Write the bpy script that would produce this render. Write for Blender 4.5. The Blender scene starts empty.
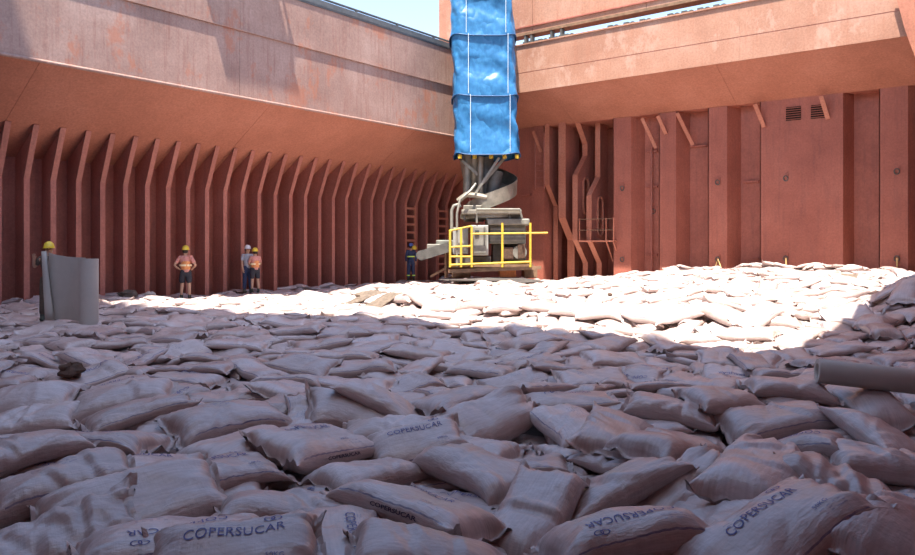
import bpy, bmesh, math, random
import numpy as np
from mathutils import Vector, Matrix

random.seed(7)
RNG = np.random.default_rng(11)
SC = bpy.context.scene
COL = SC.collection

# ------------------------------------------------------------------ camera
TH = math.radians(38.0)
FPX = 760.0
HOR = 245.0
CAM = Vector((24.64, -31.52, 1.6))
FW = Vector((-math.sin(TH), math.cos(TH), 0))
RT = Vector((math.cos(TH), math.sin(TH), 0))
cam_d = bpy.data.cameras.new('camera')
cam = bpy.data.objects.new('camera', cam_d)
COL.objects.link(cam)
cam.location = CAM
cam.rotation_euler = (math.pi/2, 0, TH)
cam_d.sensor_width = 36.0
cam_d.lens = FPX*36.0/915.0
cam_d.shift_y = -(277.5-HOR)/915.0
cam_d.clip_end = 500
SC.camera = cam

# ------------------------------------------------------------------ world, sun, exposure
SUN_DIR = Vector((-0.145, 0.315, -1.0)).normalized()      # the way the light travels
w = bpy.data.worlds.new('sky'); SC.world = w; w.use_nodes = True
nt = w.node_tree; nt.nodes.clear()
sky = nt.nodes.new('ShaderNodeTexSky'); sky.sky_type = 'NISHITA'
sky.sun_disc = False
sky.sun_elevation = math.asin(-SUN_DIR.z)
sky.sun_rotation = math.atan2(-SUN_DIR.x, -SUN_DIR.y)
sky.air_density = 1.0; sky.dust_density = 1.2; sky.ozone_density = 1.0
bg = nt.nodes.new('ShaderNodeBackground'); bg.inputs['Strength'].default_value = 0.29
ow = nt.nodes.new('ShaderNodeOutputWorld')
nt.links.new(sky.outputs[0], bg.inputs[0]); nt.links.new(bg.outputs[0], ow.inputs[0])
sun_d = bpy.data.lights.new('sun', 'SUN'); sun = bpy.data.objects.new('sun', sun_d); COL.objects.link(sun)
sun_d.energy = 9.5; sun_d.angle = math.radians(0.53); sun_d.color = (1.0, 0.93, 0.83)
sun.rotation_euler = SUN_DIR.to_track_quat('-Z', 'Y').to_euler()
sun.location = (10, -40, 60)
SC.view_settings.view_transform = 'Standard'
SC.view_settings.look = 'None'
SC.view_settings.gamma = 1.0
SC.view_settings.use_curve_mapping = False
SC.view_settings.exposure = 0.64
SC.cycles.max_bounces = 10
SC.cycles.diffuse_bounces = 6

# ------------------------------------------------------------------ unprojection of photo measurements to hold coordinates
def ray(px, py):
    return FW + RT*((px-457.5)/FPX) + Vector((0, 0, (HOR-py)/FPX))
def at(px, py, z=0.0):                 # point at height z
    d = ray(px, py); return CAM + d*((z-CAM.z)/d.z)
def at_depth(px, py, yd):
    return CAM + ray(px, py)*yd
def on_y(px, py, y0):                  # point on the plane y = y0 (parallel to the bulkhead)
    d = ray(px, py); return CAM + d*((y0-CAM.y)/d.y)
def on_x(px, py, x0):
    d = ray(px, py); return CAM + d*((x0-CAM.x)/d.x)

# ------------------------------------------------------------------ materials
MATS = {}
class NT:
    def __init__(self, name):
        self.m = bpy.data.materials.new(name); self.m.use_nodes = True
        self.t = self.m.node_tree; self.b = self.t.nodes['Principled BSDF']
        MATS[name] = self.m
    def n(self, kind, **kw):
        x = self.t.nodes.new(kind)
        for k, v in kw.items():
            if k in x.inputs: x.inputs[k].default_value = v
            else: setattr(x, k, v)
        return x
    def l(self, a, b): self.t.links.new(a, b)
    def coords(self, scale=(1, 1, 1), kind='Object'):
        c = self.n('ShaderNodeTexCoord'); mp = self.n('ShaderNodeMapping')
        mp.inputs['Scale'].default_value = scale
        self.l(c.outputs[kind], mp.inputs[0]); return mp.outputs[0]
    def geo(self, scale=(1, 1, 1)):
        c = self.n('ShaderNodeNewGeometry'); mp = self.n('ShaderNodeMapping')
        mp.inputs['Scale'].default_value = scale
        self.l(c.outputs['Position'], mp.inputs[0]); return mp.outputs[0]
    def noise(self, vec, scale, detail=4, rough=0.6):
        x = self.n('ShaderNodeTexNoise'); x.inputs['Scale'].default_value = scale
        x.inputs['Detail'].default_value = detail; x.inputs['Roughness'].default_value = rough
        if vec is not None: self.l(vec, x.inputs['Vector'])
        return x.outputs['Fac']
    def ramp(self, fac, stops):
        r = self.n('ShaderNodeValToRGB'); e = r.color_ramp.elements
        while len(e) < len(stops): e.new(0.5)
        for q, (p, c) in zip(e, stops):
            q.position = p; q.color = (c, c, c, 1) if isinstance(c, (int, float)) else (*c, 1)
        self.l(fac, r.inputs[0]); return r.outputs[0]
    def mix(self, fac, a, b, mode='MIX'):
        x = self.n('ShaderNodeMixRGB'); x.blend_type = mode
        for s, v in ((0, fac), (1, a), (2, b)):
            if isinstance(v, (int, float)): x.inputs[s].default_value = v if s == 0 else (v, v, v, 1)
            elif isinstance(v, tuple): x.inputs[s].default_value = (*v, 1)
            else: self.l(v, x.inputs[s])
        return x.outputs[0]
    def math(self, op, a, b=0.0, c=0.0):
        x = self.n('ShaderNodeMath'); x.operation = op
        for i, v in enumerate((a, b, c)):
            if isinstance(v, (int, float)): x.inputs[i].default_value = v
            else: self.l(v, x.inputs[i])
        return x.outputs[0]
    def bump(self, h, strength=0.3, dist=0.02, prev=None):
        x = self.n('ShaderNodeBump'); x.inputs['Strength'].default_value = strength
        x.inputs['Distance'].default_value = dist; self.l(h, x.inputs['Height'])
        if prev is not None: self.l(prev, x.inputs['Normal'])
        return x.outputs[0]
    def out(self, col=None, rough=0.6, metal=0.0, normal=None, spec=None):
        if col is not None:
            if isinstance(col, tuple): self.b.inputs['Base Color'].default_value = (*col, 1)
            else: self.l(col, self.b.inputs['Base Color'])
        if isinstance(rough, (int, float)): self.b.inputs['Roughness'].default_value = rough
        else: self.l(rough, self.b.inputs['Roughness'])
        self.b.inputs['Metallic'].default_value = metal
        if spec is not None: self.b.inputs['Specular IOR Level'].default_value = spec
        if normal is not None: self.l(normal, self.b.inputs['Normal'])
        return self.m

def painted_steel(name, c0, c1, c2, streak=(0.2, 0.07, 0.04), streak_amt=0.3, patch=None, patch_amt=0.0, rough=0.55):
    t = NT(name)
    big = t.noise(t.geo((.5, .5, .5)), 0.9, 5, .65)
    col = t.ramp(big, [(0.3, c0), (0.5, c1), (0.72, c2)])
    st = t.noise(t.geo((4.5, 4.5, .28)), 1.6, 5, .7)
    stm = t.ramp(st, [(0.5, 0.0), (0.72, 1.0)])
    col = t.mix(t.math('MULTIPLY', stm, streak_amt), col, streak)
    fine = t.noise(t.geo(), 14, 4, .7)
    col = t.mix(0.35, col, t.ramp(fine, [(0.3, 0.25), (0.7, 0.75)]), 'OVERLAY')
    if patch:
        pn = t.noise(t.geo((.55, .55, .35)), 1.3, 6, .75)
        col = t.mix(t.math('MULTIPLY', t.ramp(pn, [(0.55, 0.0), (0.62, 1.0)]), patch_amt), col, patch)
    nb = t.bump(t.noise(t.geo(), 2.2, 3, .5), .25, .05)
    nb = t.bump(fine, .12, .01, nb)
    return t.out(col, rough, 0.0, nb, 0.35)

painted_steel('hold_red', (.31, .100, .068), (.385, .128, .086), (.44, .157, .108), (.16, .070, .060), .4)
painted_steel('frame_red', (.31, .110, .080), (.385, .140, .102), (.44, .175, .130), (.19, .075, .060), .4)
painted_steel('slope_red', (.36, .140, .090), (.43, .172, .110), (.48, .205, .137), (.28, .11, .08), .25)  # hold red made lighter, standing for the light on the slopes
painted_steel('coaming_faded', (.29, .180, .148), (.37, .237, .195), (.44, .30, .252), (.27, .13, .10), .75, (.43, .16, .09), .6)
painted_steel('coaming_orange', (.34, .165, .108), (.41, .213, .143), (.47, .275, .20), (.38, .15, .09), .45, (.56, .38, .30), .4)
painted_steel('bracket_orange', (.42, .15, .09), (.50, .19, .12), (.55, .24, .16), (.30, .10, .07), .3)  # bracket colour; on the stool flanges its brightness stands for light

def plain(name, col, rough=.5, metal=0.0, var=.25, scale=6.0, bump=.1, spec=None):
    t = NT(name)
    f = t.noise(t.coords(), scale, 5, .65)
    d = tuple(c*(1-var) for c in col); b = tuple(min(1, c*(1+var*.7)) for c in col)
    return t.out(t.ramp(f, [(0.3, d), (0.7, b)]), rough, metal, t.bump(f, bump, .01), spec)
plain('rail_grey', (.10, .11, .12), .5)
plain('machine_grey', (.22, .21, .18), .5, .15, .35, 3)
plain('machine_dark', (.11, .105, .095), .6, .2, .4, 3)
plain('machine_white', (.34, .34, .31), .5, 0, .2, 3)
plain('machine_green', (.17, .175, .15), .55, .1, .4, 3)
plain('steel_worn', (.26, .235, .19), .42, .35, .4, 2)
plain('yellow_paint', (.62, .42, .05), .45, 0, .25, 5)
plain('orange_paint', (.70, .22, .06), .5)
plain('rusty_beam', (.22, .13, .075), .7, 0, .4, 4)
plain('kraft_paper', (.47, .425, .375), .62, 0, .08, 2.5, .05)
plain('burlap', (.16, .12, .09), .9, 0, .4, 8, .3)
plain('dark_hole', (.02, .012, .010), .9)
plain('skin', (.50, .29, .19), .5, 0, .1, 10, .02)
plain('helmet_yellow', (.80, .58, .05), .3, 0, .05, 4, 0)
plain('helmet_white', (.78, .76, .72), .3, 0, .05, 4, 0)
plain('helmet_blue', (.10, .16, .45), .3, 0, .05, 4, 0)
plain('cloth_salmon', (.62, .27, .22), .85, 0, .2, 12)
plain('cloth_orange', (.80, .33, .12), .85, 0, .2, 12)
plain('cloth_navy', (.035, .05, .11), .85, 0, .3, 12)
plain('cloth_dark', (.035, .035, .045), .85, 0, .3, 12)
plain('cloth_grey', (.42, .43, .47), .85, 0, .2, 12)
plain('cloth_brown', (.11, .08, .06), .9, 0, .3, 12)
plain('boot', (.05, .055, .04), .7)
plain('hi_vis', (.70, .95, .15), .6, 0, .08, 12)
plain('reflect_band', (.90, .75, .45), .5, 0, .08, 12)
plain('hair', (.03, .02, .015), .7)
plain('wood', (.42, .28, .14), .75, 0, .35, 9)
plain('scrap_brown', (.10, .055, .035), .8, 0, .5, 14, .5)
plain('rope', (.75, .52, .22), .8)
plain('print_blue', (.13, .135, .30), .7, 0, .25, 40, 0)
plain('print_dark', (.05, .035, .075), .7, 0, .25, 40, 0)
plain('white_cord', (.72, .80, .86), .6, 0, .08, 8, 0)
plain('glass_dark', (.05, .06, .07), .15)

def tarp_mat():
    t = NT('blue_tarp')
    v = t.coords()
    n1 = t.noise(t.coords((.9, .9, .7)), 1.3, 2, .5)
    n2 = t.noise(t.coords((1.2, 1.2, .8)), 5.0, 4, .6)
    rid = t.math('ABSOLUTE', t.math('SUBTRACT', n1, .5))
    col = t.ramp(n2, [(0.3, (.018, .115, .27)), (0.55, (.026, .150, .33)), (0.75, (.045, .20, .39))])
    nb = t.bump(rid, .6, .30); nb = t.bump(n2, .12, .03, nb)
    t.out(col, .38, 0, nb, .45)
tarp_mat()

def sack_mat(name='sack_weave'):
    t = NT(name)
    uv = t.n('ShaderNodeUVMap'); uv.uv_map = 'uv'
    rn = t.n('ShaderNodeUVMap'); rn.uv_map = 'rnd'
    su = t.n('ShaderNodeSeparateXYZ'); t.l(uv.outputs[0], su.inputs[0])
    sr = t.n('ShaderNodeSeparateXYZ'); t.l(rn.outputs[0], sr.inputs[0])
    u, v, r1, r2 = su.outputs[0], su.outputs[1], sr.outputs[0], sr.outputs[1]
    base = t.ramp(r1, [(0.0, (.40, .305, .28)), (0.5, (.48, .385, .36)), (1.0, (.56, .47, .45))])
    g = t.geo()
    blot = t.noise(g, 2.3, 5, .65)
    col = t.mix(t.ramp(blot, [(0.42, 0.0), (0.72, .65)]), base, (.34, .235, .195))
    dust = t.noise(g, 6.0, 5, .7)
    col = t.mix(t.ramp(dust, [(0.5, 0.0), (0.8, .45)]), col, (.66, .61, .62))
    # faint bands along the weave
    mp = t.n('ShaderNodeMapping'); mp.inputs['Scale'].default_value = (3.0, 90.0, 1.0); t.l(uv.outputs[0], mp.inputs[0])
    band = t.noise(mp.outputs[0], 1.0, 3, .6)
    col = t.mix(.16, col, t.ramp(band, [(0.35, .2), (0.65, .8)]), 'OVERLAY')
    mp2 = t.n('ShaderNodeMapping'); mp2.inputs['Scale'].default_value = (60.0, 4.0, 1.0); t.l(uv.outputs[0], mp2.inputs[0])
    band2 = t.noise(mp2.outputs[0], 1.0, 3, .6)
    # printed border line and blocks of fine lines
    wob = t.math('MULTIPLY', t.math('SUBTRACT', t.noise(uv.outputs[0], 5.0, 2), .5), .012)
    vv = t.math('ADD', v, wob)
    def band_mask(x, lo, hi):
        return t.math('MULTIPLY', t.math('GREATER_THAN', x, lo), t.math('LESS_THAN', x, hi))
    inu = band_mask(u, .05, .95)
    l1 = t.math('MULTIPLY', band_mask(vv, .064, .079), inu)
    l2 = t.math('MULTIPLY', band_mask(vv, .421, .434), band_mask(u, .10, .9))
    cell = t.n('ShaderNodeMapping'); cell.inputs['Scale'].default_value = (55.0, 150.0, 1.0); t.l(uv.outputs[0], cell.inputs[0])
    dn = t.n('ShaderNodeTexWhiteNoise'); fl = t.n('ShaderNodeVectorMath'); fl.operation = 'FLOOR'
    t.l(cell.outputs[0], fl.inputs[0]); t.l(fl.outputs[0], dn.inputs[0])
    dash = t.math('GREATER_THAN', dn.outputs[0], .5)
    rows = t.math('LESS_THAN', t.math('FRACT', t.math('MULTIPLY', v, 75.0)), .45)
    blk = t.math('MULTIPLY', band_mask(u, .28, .60), band_mask(v, .165, .235))
    blk2 = t.math('MULTIPLY', band_mask(u, .66, .82), band_mask(v, .33, .37))
    txt = t.math('MULTIPLY', t.math('MULTIPLY', dash, rows), t.math('MAXIMUM', blk, blk2))
    pr = t.math('MAXIMUM', t.math('MAXIMUM', l1, l2), t.math('MULTIPLY', txt, .55))
    has = t.math('GREATER_THAN', r2, .35)
    wear = t.ramp(t.noise(g, 9, 4, .7), [(0.3, .45), (0.6, 1.0)])
    pr = t.math('MULTIPLY', t.math('MULTIPLY', pr, has), wear)
    col = t.mix(t.math('MULTIPLY', pr, .85), col, (.07, .065, .17))
    nb = t.bump(t.noise(g, 8, 4, .6), .35, .025)
    nb = t.bump(band, .16, .006, nb); nb = t.bump(band2, .22, .008, nb)
    mp3 = t.n('ShaderNodeMapping'); mp3.inputs['Scale'].default_value = (5.0, 16.0, 1.0); t.l(uv.outputs[0], mp3.inputs[0])
    wr3 = t.n('ShaderNodeVectorMath'); wr3.operation = 'ADD'; t.l(mp3.outputs[0], wr3.inputs[0]); t.l(rn.outputs[0], wr3.inputs[1])
    cre = t.math('ABSOLUTE', t.math('SUBTRACT', t.noise(wr3.outputs[0], 1.0, 3, .55), .5))
    nb = t.bump(cre, .32, .05, nb)
    t.b.inputs['Coat Weight'].default_value = .45; t.b.inputs['Coat Roughness'].default_value = .34
    t.out(col, .38, 0, nb, .6)
sack_mat()

# ------------------------------------------------------------------ mesh helpers
ORG = {}
def tag(o, label=None, cat=None, group=None, kind=None):
    if label: o['label'] = label
    if cat: o['category'] = cat
    if group: o['group'] = group
    if kind: o['kind'] = kind
    return o
def empty(name, loc=(0, 0, 0), label=None, cat=None, group=None, kind=None):
    o = bpy.data.objects.new(name, None); COL.objects.link(o); o.location = loc
    o.empty_display_size = .2
    ORG[o] = Vector(loc); return tag(o, label, cat, group, kind)

class MB:
    def __init__(self): self.v = []; self.f = []
    def add(self, vs, fs):
        k = len(self.v); self.v += [tuple(p) for p in vs]; self.f += [tuple(i+k for i in f) for f in fs]; return self
    def box(self, a, b):
        x0, y0, z0 = (min(a[i], b[i]) for i in range(3)); x1, y1, z1 = (max(a[i], b[i]) for i in range(3))
        return self.add([(x0,y0,z0),(x1,y0,z0),(x1,y1,z0),(x0,y1,z0),(x0,y0,z1),(x1,y0,z1),(x1,y1,z1),(x0,y1,z1)],
                        [(0,3,2,1),(4,5,6,7),(0,1,5,4),(1,2,6,5),(2,3,7,6),(3,0,4,7)])
    def obox(self, c, ax, ay, az):      # centre and three half-axes
        c, ax, ay, az = Vector(c), Vector(ax), Vector(ay), Vector(az)
        vs = [c+ax*i+ay*j+az*k for k in (-1, 1) for (i, j) in ((-1,-1),(1,-1),(1,1),(-1,1))]
        return self.add(vs, [(0,3,2,1),(4,5,6,7),(0,1,5,4),(1,2,6,5),(2,3,7,6),(3,0,4,7)])
    def bar(self, p, q, w, t, up=(0, 0, 1)):   # rectangular bar from p to q
        p, q = Vector(p), Vector(q); d = (q-p); L = d.length; d.normalize()
        s = d.cross(Vector(up))
        if s.length < 1e-4: s = d.cross(Vector((0, 1, 0)))
        s.normalize(); n = s.cross(d)
        return self.obox((p+q)/2, d*L/2, s*w/2, n*t/2)
    def tube(self, pts, r, n=8, cap=True):
        pts = [Vector(p) for p in pts]; m = len(pts); vs = []; prev = None
        rr = r if isinstance(r, (list, tuple)) else [r]*m
        for i, p in enumerate(pts):
            d = (pts[min(i+1, m-1)]-pts[max(i-1, 0)]).normalized()
            if prev is None:
                s = d.cross(Vector((0, 0, 1)))
                if s.length < 1e-3: s = d.cross(Vector((0, 1, 0)))
            else: s = prev - d*prev.dot(d)
            s.normalize(); prev = s; u = d.cross(s)
            vs += [p + (s*math.cos(2*math.pi*k/n)+u*math.sin(2*math.pi*k/n))*rr[i] for k in range(n)]
        fs = [(i*n+k, i*n+(k+1) % n, (i+1)*n+(k+1) % n, (i+1)*n+k) for i in range(m-1) for k in range(n)]
        if cap: fs += [tuple(range(n-1, -1, -1)), tuple((m-1)*n+k for k in range(n))]
        return self.add(vs, fs)
    def prism(self, poly, ext):         # planar polygon extruded by a vector
        e = Vector(ext); n = len(poly); a = [Vector(p) for p in poly]
        return self.add(a+[p+e for p in a], [tuple(range(n-1, -1, -1)), tuple(range(n, 2*n))] +
                        [(i, (i+1) % n, n+(i+1) % n, n+i) for i in range(n)])
    def lathe(self, prof, c, n=24, ax=None):
        c = Vector(c); vs = []
        for (r, z) in prof:
            for k in range(n):
                a = 2*math.pi*k/n; vs.append(c+Vector((r*math.cos(a), r*math.sin(a), z)))
        fs = [(i*n+k, i*n+(k+1) % n, (i+1)*n+(k+1) % n, (i+1)*n+k) for i in range(len(prof)-1) for k in range(n)]
        fs += [tuple(range(n-1, -1, -1)), tuple((len(prof)-1)*n+k for k in range(n))]
        return self.add(vs, fs)
    def build(self, name, mat, parent=None, smooth=False, origin=None, bevel=0.0, **tags):
        org = ORG[parent] if parent is not None else Vector(origin if origin is not None else (0, 0, 0))
        me = bpy.data.meshes.new(name)
        me.from_pydata([(x-org.x, y-org.y, z-org.z) for x, y, z in self.v], [], self.f)
        bm = bmesh.new(); bm.from_mesh(me); bmesh.ops.recalc_face_normals(bm, faces=bm.faces); bm.to_mesh(me); bm.free()
        if mat: me.materials.append(MATS[mat])
        if smooth:
            me.polygons.foreach_set('use_smooth', [True]*len(me.polygons))
            me.set_sharp_from_angle(angle=math.radians(42))
        o = bpy.data.objects.new(name, me); COL.objects.link(o)
        if parent is not None: o.parent = parent
        else: o.location = org
        ORG[o] = org
        if bevel:
            b = o.modifiers.new('bevel', 'BEVEL'); b.width = bevel; b.segments = 2; b.limit_method = 'ANGLE'
        return tag(o, **tags) if tags else o
def copy_obj(o, loc=None, parent=None):
    c = o.copy(); COL.objects.link(c)
    if loc is not None: c.location = loc
    if parent is not None: c.parent = parent
    return c

# ================================================================== THE HOLD
Y_AFT = -38.0
X_STB = 27.0
KNK, TOPX, TOPZ = 3.63, 0.68, 5.22
def slope_z(x): return 4.49 + (x+0.5)*(6.65-4.49)/3.5

MB().box((-.87, Y_AFT, -1.05), (X_STB, 2.0, -1.0)).build('floor', 'hold_red', kind='structure')

# left wall, its plate and frames
wl = empty('wall_left', (-.5, 0, -1), kind='structure')
for k in range(5):
    y1 = 1.0 - k*7.8
    MB().box((-.87, y1-7.78, -1), (-.75, y1, 4.6)).build('side_plate', 'hold_red', wl)
RIB_T = .025
ribweb = MB().prism([(-.75, 0, -1), (0, 0, -1), (0, 0, KNK), (TOPX, 0, slope_z(TOPX)-.005), (-.75, 0, slope_z(-.75))], (0, RIB_T, 0))
pf = [(-0.0, -1), (-0.0, KNK), (TOPX, slope_z(TOPX)-.01)]
ribfl = MB()
def flange(mb, path, y, w, t=.03):
    n = len(path); offs = []
    for i in range(n):
        a = Vector(path[max(i-1, 0)]); b = Vector(path[min(i+1, n-1)]); d = (b-a).normalized(); offs.append(Vector((d.y, -d.x))*t)
    vs = []
    for (p, o) in zip(path, offs):
        q = Vector(p)+o
        vs += [(p[0], y-w/2, p[1]), (p[0], y+w/2, p[1]), (q.x, y+w/2, q.y), (q.x, y-w/2, q.y)]
    fs = [(i*4+k, i*4+(k+1) % 4, (i+1)*4+(k+1) % 4, (i+1)*4+k) for i in range(n-1) for k in range(4)]
    fs += [(3, 2, 1, 0), tuple((n-1)*4+k for k in range(4))]
    mb.add(vs, fs)
flange(ribfl, pf, RIB_T/2, .17)
proto = None
RIB_Y0, RIB_DY = -.95, .785
for k in range(34):
    y = RIB_Y0 - k*RIB_DY
    if proto is None:
        ORG[wl] = Vector((-.5, 0, -1))
        r0 = ribweb.build('frame_rib', 'frame_red', wl); f0 = ribfl.build('face_flange', 'frame_red', wl)
        f0.parent = r0; f0.matrix_parent_inverse = Matrix.Identity(4)
        proto = (r0, f0); r0.location.y = y
    else:
        r = copy_obj(proto[0]); r.location.y = y
        f = copy_obj(proto[1], parent=r)

# sloping topside tank plate on the left
sl = empty('ceiling_left', (0, 0, 5), kind='structure')
for k in range(5):
    y1 = 1.2 - k*7.8
    MB().prism([(-.87, y1, slope_z(-.87)), (2.95, y1, slope_z(2.95)), (2.95, y1, slope_z(2.95)+.12), (-.87, y1, slope_z(-.87)+.12)], (0, -7.79, 0)).build('slope_plate', 'slope_red', sl)

# left hatch side girder and coaming
cl = empty('wall_hatch_left', (3, 0, 6.6), kind='structure')
for k in range(5):
    y1 = -.9 - k*7.45
    MB().box((2.9, y1-7.44, 6.6), (3.0, y1, 8.86)).build('girder_plate', 'coaming_faded', cl)
    MB().box((2.92, y1-7.44, 8.90), (3.03, y1, 10.5)).build('coaming_plate', 'coaming_faded', cl)
MB().tube([(3.0, -36, 6.60), (3.0, -1.2, 6.60)], .05, 10).build('edge_bar', 'coaming_faded', cl, smooth=True)
MB().box((2.95, -36, 8.85), (3.06, -2.4, 8.91)).build('seam_strip', 'coaming_faded', cl)
rt = empty('hatch_rail', (2.8, -18, 10.5), 'grey steel hatch rail running along the left coaming top', 'rail')
MB().box((2.45, -36, 10.5), (3.06, -2.3, 10.57)).build('top_plate', 'rail_grey', rt)
MB().box((2.96, -36, 10.57), (3.07, -2.3, 10.78)).build('rail_bar', 'rail_grey', rt)
MB().tube([(2.90, -36, 10.92), (2.90, -2.3, 10.92)], .05, 8).build('pipe', 'rail_grey', rt)
for k in range(14):
    MB().box((2.85, -3-k*2.4, 10.57), (2.95, -3.06-k*2.4, 10.92)).build('pipe_clip', 'rail_grey', rt)

# bulkhead: corrugated plates
wb = empty('wall_back', (10, 0, -1), kind='structure')
DR = .75
ZB, ZT = -1.0, 7.42
def plate(mb, x0, y0, x1, y1, z0=ZB, z1=ZT, t=.03):
    d = Vector((x1-x0, y1-y0, 0)).normalized(); n = Vector((-d.y, d.x, 0))*t
    mb.prism([(x0, y0, z0), (x1, y1, z0), (x1+n.x, y1+n.y, z0), (x0+n.x, y0+n.y, z0)], (0, 0, z1-z0)); return mb
def xf(px): return on_y(px, 245, 0).x
def xr(px): return on_y(px, 245, DR).x
FR = [(613, 631), (659, 676), (708, 727), (760, 843), (879, 908)]
SIDE = [645, 690, 741, 854, 924]
plate(MB(), -.87, 0.0, xf(520), 0.0).build('bulkhead_panel', 'hold_red', wb)
plate(MB(), xf(520), 0.004, xf(532.5), 0.0).build('bulkhead_panel', 'hold_red', wb)
plate(MB(), xf(532.3), -.06, xf(544), -.06).build('bulkhead_panel', 'hold_red', wb)
plate(MB(), xf(544), 0.0, xf(544), 2.6).build('recess_side', 'hold_red', wb)
xa, xb = xf(544), xf(613)
plate(MB(), xa, 2.6, xb, 2.6).build('recess_back', 'hold_red', wb)
plate(MB(), xb, 2.6, xb, 0.0).build('recess_side', 'hold_red', wb)
for i, (a, b) in enumerate(FR):
    plate(MB(), xf(a), 0, xf(b), 0).build('bulkhead_panel', 'hold_red', wb)
    plate(MB(), xf(b), 0, xr(SIDE[i]), DR).build('corrugation_side', 'hold_red', wb)
    nx = xf(FR[i+1][0]) if i+1 < len(FR) else X_STB
    plate(MB(), xr(SIDE[i]), DR, nx, DR).build('recess_panel', 'hold_red', wb)
    if i+1 < len(FR): plate(MB(), nx, DR, nx, 0).build('corrugation_side', 'hold_red', wb)
def rbar(px0, px1, py, y0, h=.07, d=.10):
    a, b = on_y(px0, py, y0), on_y(px1, py, y0)
    MB().box((a.x, y0-d, a.z-h/2), (b.x, y0, a.z+h/2)).build('stiffener_bar', 'hold_red', wb)
for a, b, c in ((745, 759, 182), (745, 759, 258), (647, 658, 187), (646, 658, 152), (646, 658, 255), (690, 707.5, 147), (522, 531, 195)):
    rbar(a, b, c, DR if a > 600 else 0)
# the pipe in the first recess
p = on_y(651.5, 200, DR-.15)
MB().tube([(p.x, p.y, -1), (p.x, p.y, 6.0)], .045, 8).build('wall_pipe', 'frame_red', wb)
# lashing sockets: a pad and a ring
def socket(px, py, y0):
    c = on_y(px, py, y0)
    o = MB().box((c.x-.09, y0-.03, c.z-.02), (c.x+.09, y0, c.z+.2)).build('lashing_pad', 'hold_red', wb)
    MB().tube([(c.x+.085*math.sin(a), y0-.05-.02*math.cos(a), c.z-.02+.10*math.cos(a)) for a in [i*math.pi/6 for i in range(13)]], .022, 6, False).build('lashing_ring', 'machine_dark', o)
for a in ((622.5, 188), (622.5, 259), (718, 182), (718, 259), (786, 178), (786, 258), (897, 171), (897, 258)): socket(a[0], a[1], 0)
for a in ((653.6, 211), (734, 218)): socket(a[0], a[1], DR)
# louvred vents
for a, b, t_, bt in ((786, 801, 106, 121), (811, 826, 104, 119)):
    p0, p1 = on_y(a, bt, -.0), on_y(b, t_, -.0)
    v = MB().box((p0.x, -.02, p0.z), (p1.x, .005, p1.z)).build('vent_opening', 'dark_hole', wb)
    for k in range(6):
        z = p0.z + (p1.z-p0.z)*(k+.5)/6
        MB().obox(((p0.x+p1.x)/2, -.04, z), ((p1.x-p0.x)/2, 0, 0), (0, .03, .015), (0, -.004, .006)).build('louvre', 'hold_red', v)

# transverse slope plate and brackets under it
cb = empty('ceiling_back', (10, -1.2, 8), kind='structure')
ZC, ZS = 8.55, 7.33
xs = [-.5, 7.0, 14.5, 21.25, X_STB]
for a, b in zip(xs[:-1], xs[1:]):
    MB().prism([(a+.004, -2.45, ZC-.024), (a+.004, .02, ZS), (a+.004, .02, ZS+.1), (a+.004, -2.45, ZC+.07)], (b-a-.008, 0, 0)).build('slope_plate', 'slope_red', cb)
    if a < 14: MB().box((a, .0, ZS), (b, 2.7, ZS+.1)).build('recess_top', 'hold_red', cb)
MB().box((14.5, .0, ZS+.03), (X_STB, 2.2, ZS+.13)).build('recess_top', 'hold_red', cb)
def sbracket(px, pyt, pxb, pyb, y0, y1):
    MB().bar(on_y(px, pyt-3, y0), on_y(pxb, pyb, y1), .16, .05, up=(0, 1, .3)).build('slope_bracket', 'bracket_orange', cb)
for q in ((642, 121, 656, 148, -.08, .35), (658, 119, 666, 134, -.45, -.04), (677, 116, 693, 145, -.08, .35), (755, 107, 764, 127, -.5, -.04), (821, 99, 828, 119, -.5, -.04), (533, 134, 541, 152, -.3, -.1)):
    sbracket(*q)

# back hatch coaming
ch = empty('wall_hatch_back', (12, -2.5, 8.5), kind='structure')
xs = [3.0, 9.2, 15.4, 21.35]
for a, b in zip(xs[:-1], xs[1:]):
    MB().box((a+.003, -2.5, ZC-.02), (b-.003, -2.4, 9.40)).build('girder_plate', 'coaming_orange', ch)
    MB().box((a+.003, -2.5, 9.43), (b-.003, -2.38, 10.66)).build('coaming_plate', 'coaming_orange', ch)
MB().box((3, -2.49, 9.38), (21.3, -2.42, 9.45)).build('seam_strip', 'frame_red', ch)
MB().box((3, -2.56, 10.66), (21.3, -2.2, 10.72)).build('top_flange', 'coaming_orange', ch)
# gusset where the coaming meets the right girder
gp = [on_y(896, -3, -2.66), on_y(905, 30, -2.66), on_y(919, 68, -2.66), on_y(965, 62, -2.66), on_y(960, -3, -2.66)]
MB().prism(gp, (0, .06, 0)).build('corner_gusset', 'slope_red', ch)

# right and aft sides of the hold, decks and added sun blockers overhead
wr = empty('wall_right', (X_STB, -18, -1), kind='structure')
MB().box((X_STB, Y_AFT, -1), (X_STB+.1, 1, 4.6)).build('side_plate', 'hold_red', wr)
cr = empty('ceiling_right', (24, -18, 6), kind='structure')
MB().prism([(23.1, 0, 6.65), (X_STB, 0, 4.5), (X_STB, 0, 4.6), (23.1, 0, 6.75)], (0, Y_AFT, 0)).build('slope_plate', 'slope_red', cr)
wh = empty('wall_hatch_right', (21.9, -18, 6.6), kind='structure')
MB().box((23.1, -36, 6.6), (23.2, -2.6, 10.5)).build('girder_plate', 'coaming_faded', wh)
MB().box((-.7, Y_AFT, -1), (X_STB, Y_AFT-.1, 9)).build('wall_front', 'hold_red', kind='structure')
dk = empty('ceiling', (12, -18, 8.9), kind='structure')
MB().box((-12, Y_AFT, 8.86), (2.92, 12, 8.96)).build('deck_plate', 'hold_red', dk)
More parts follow.
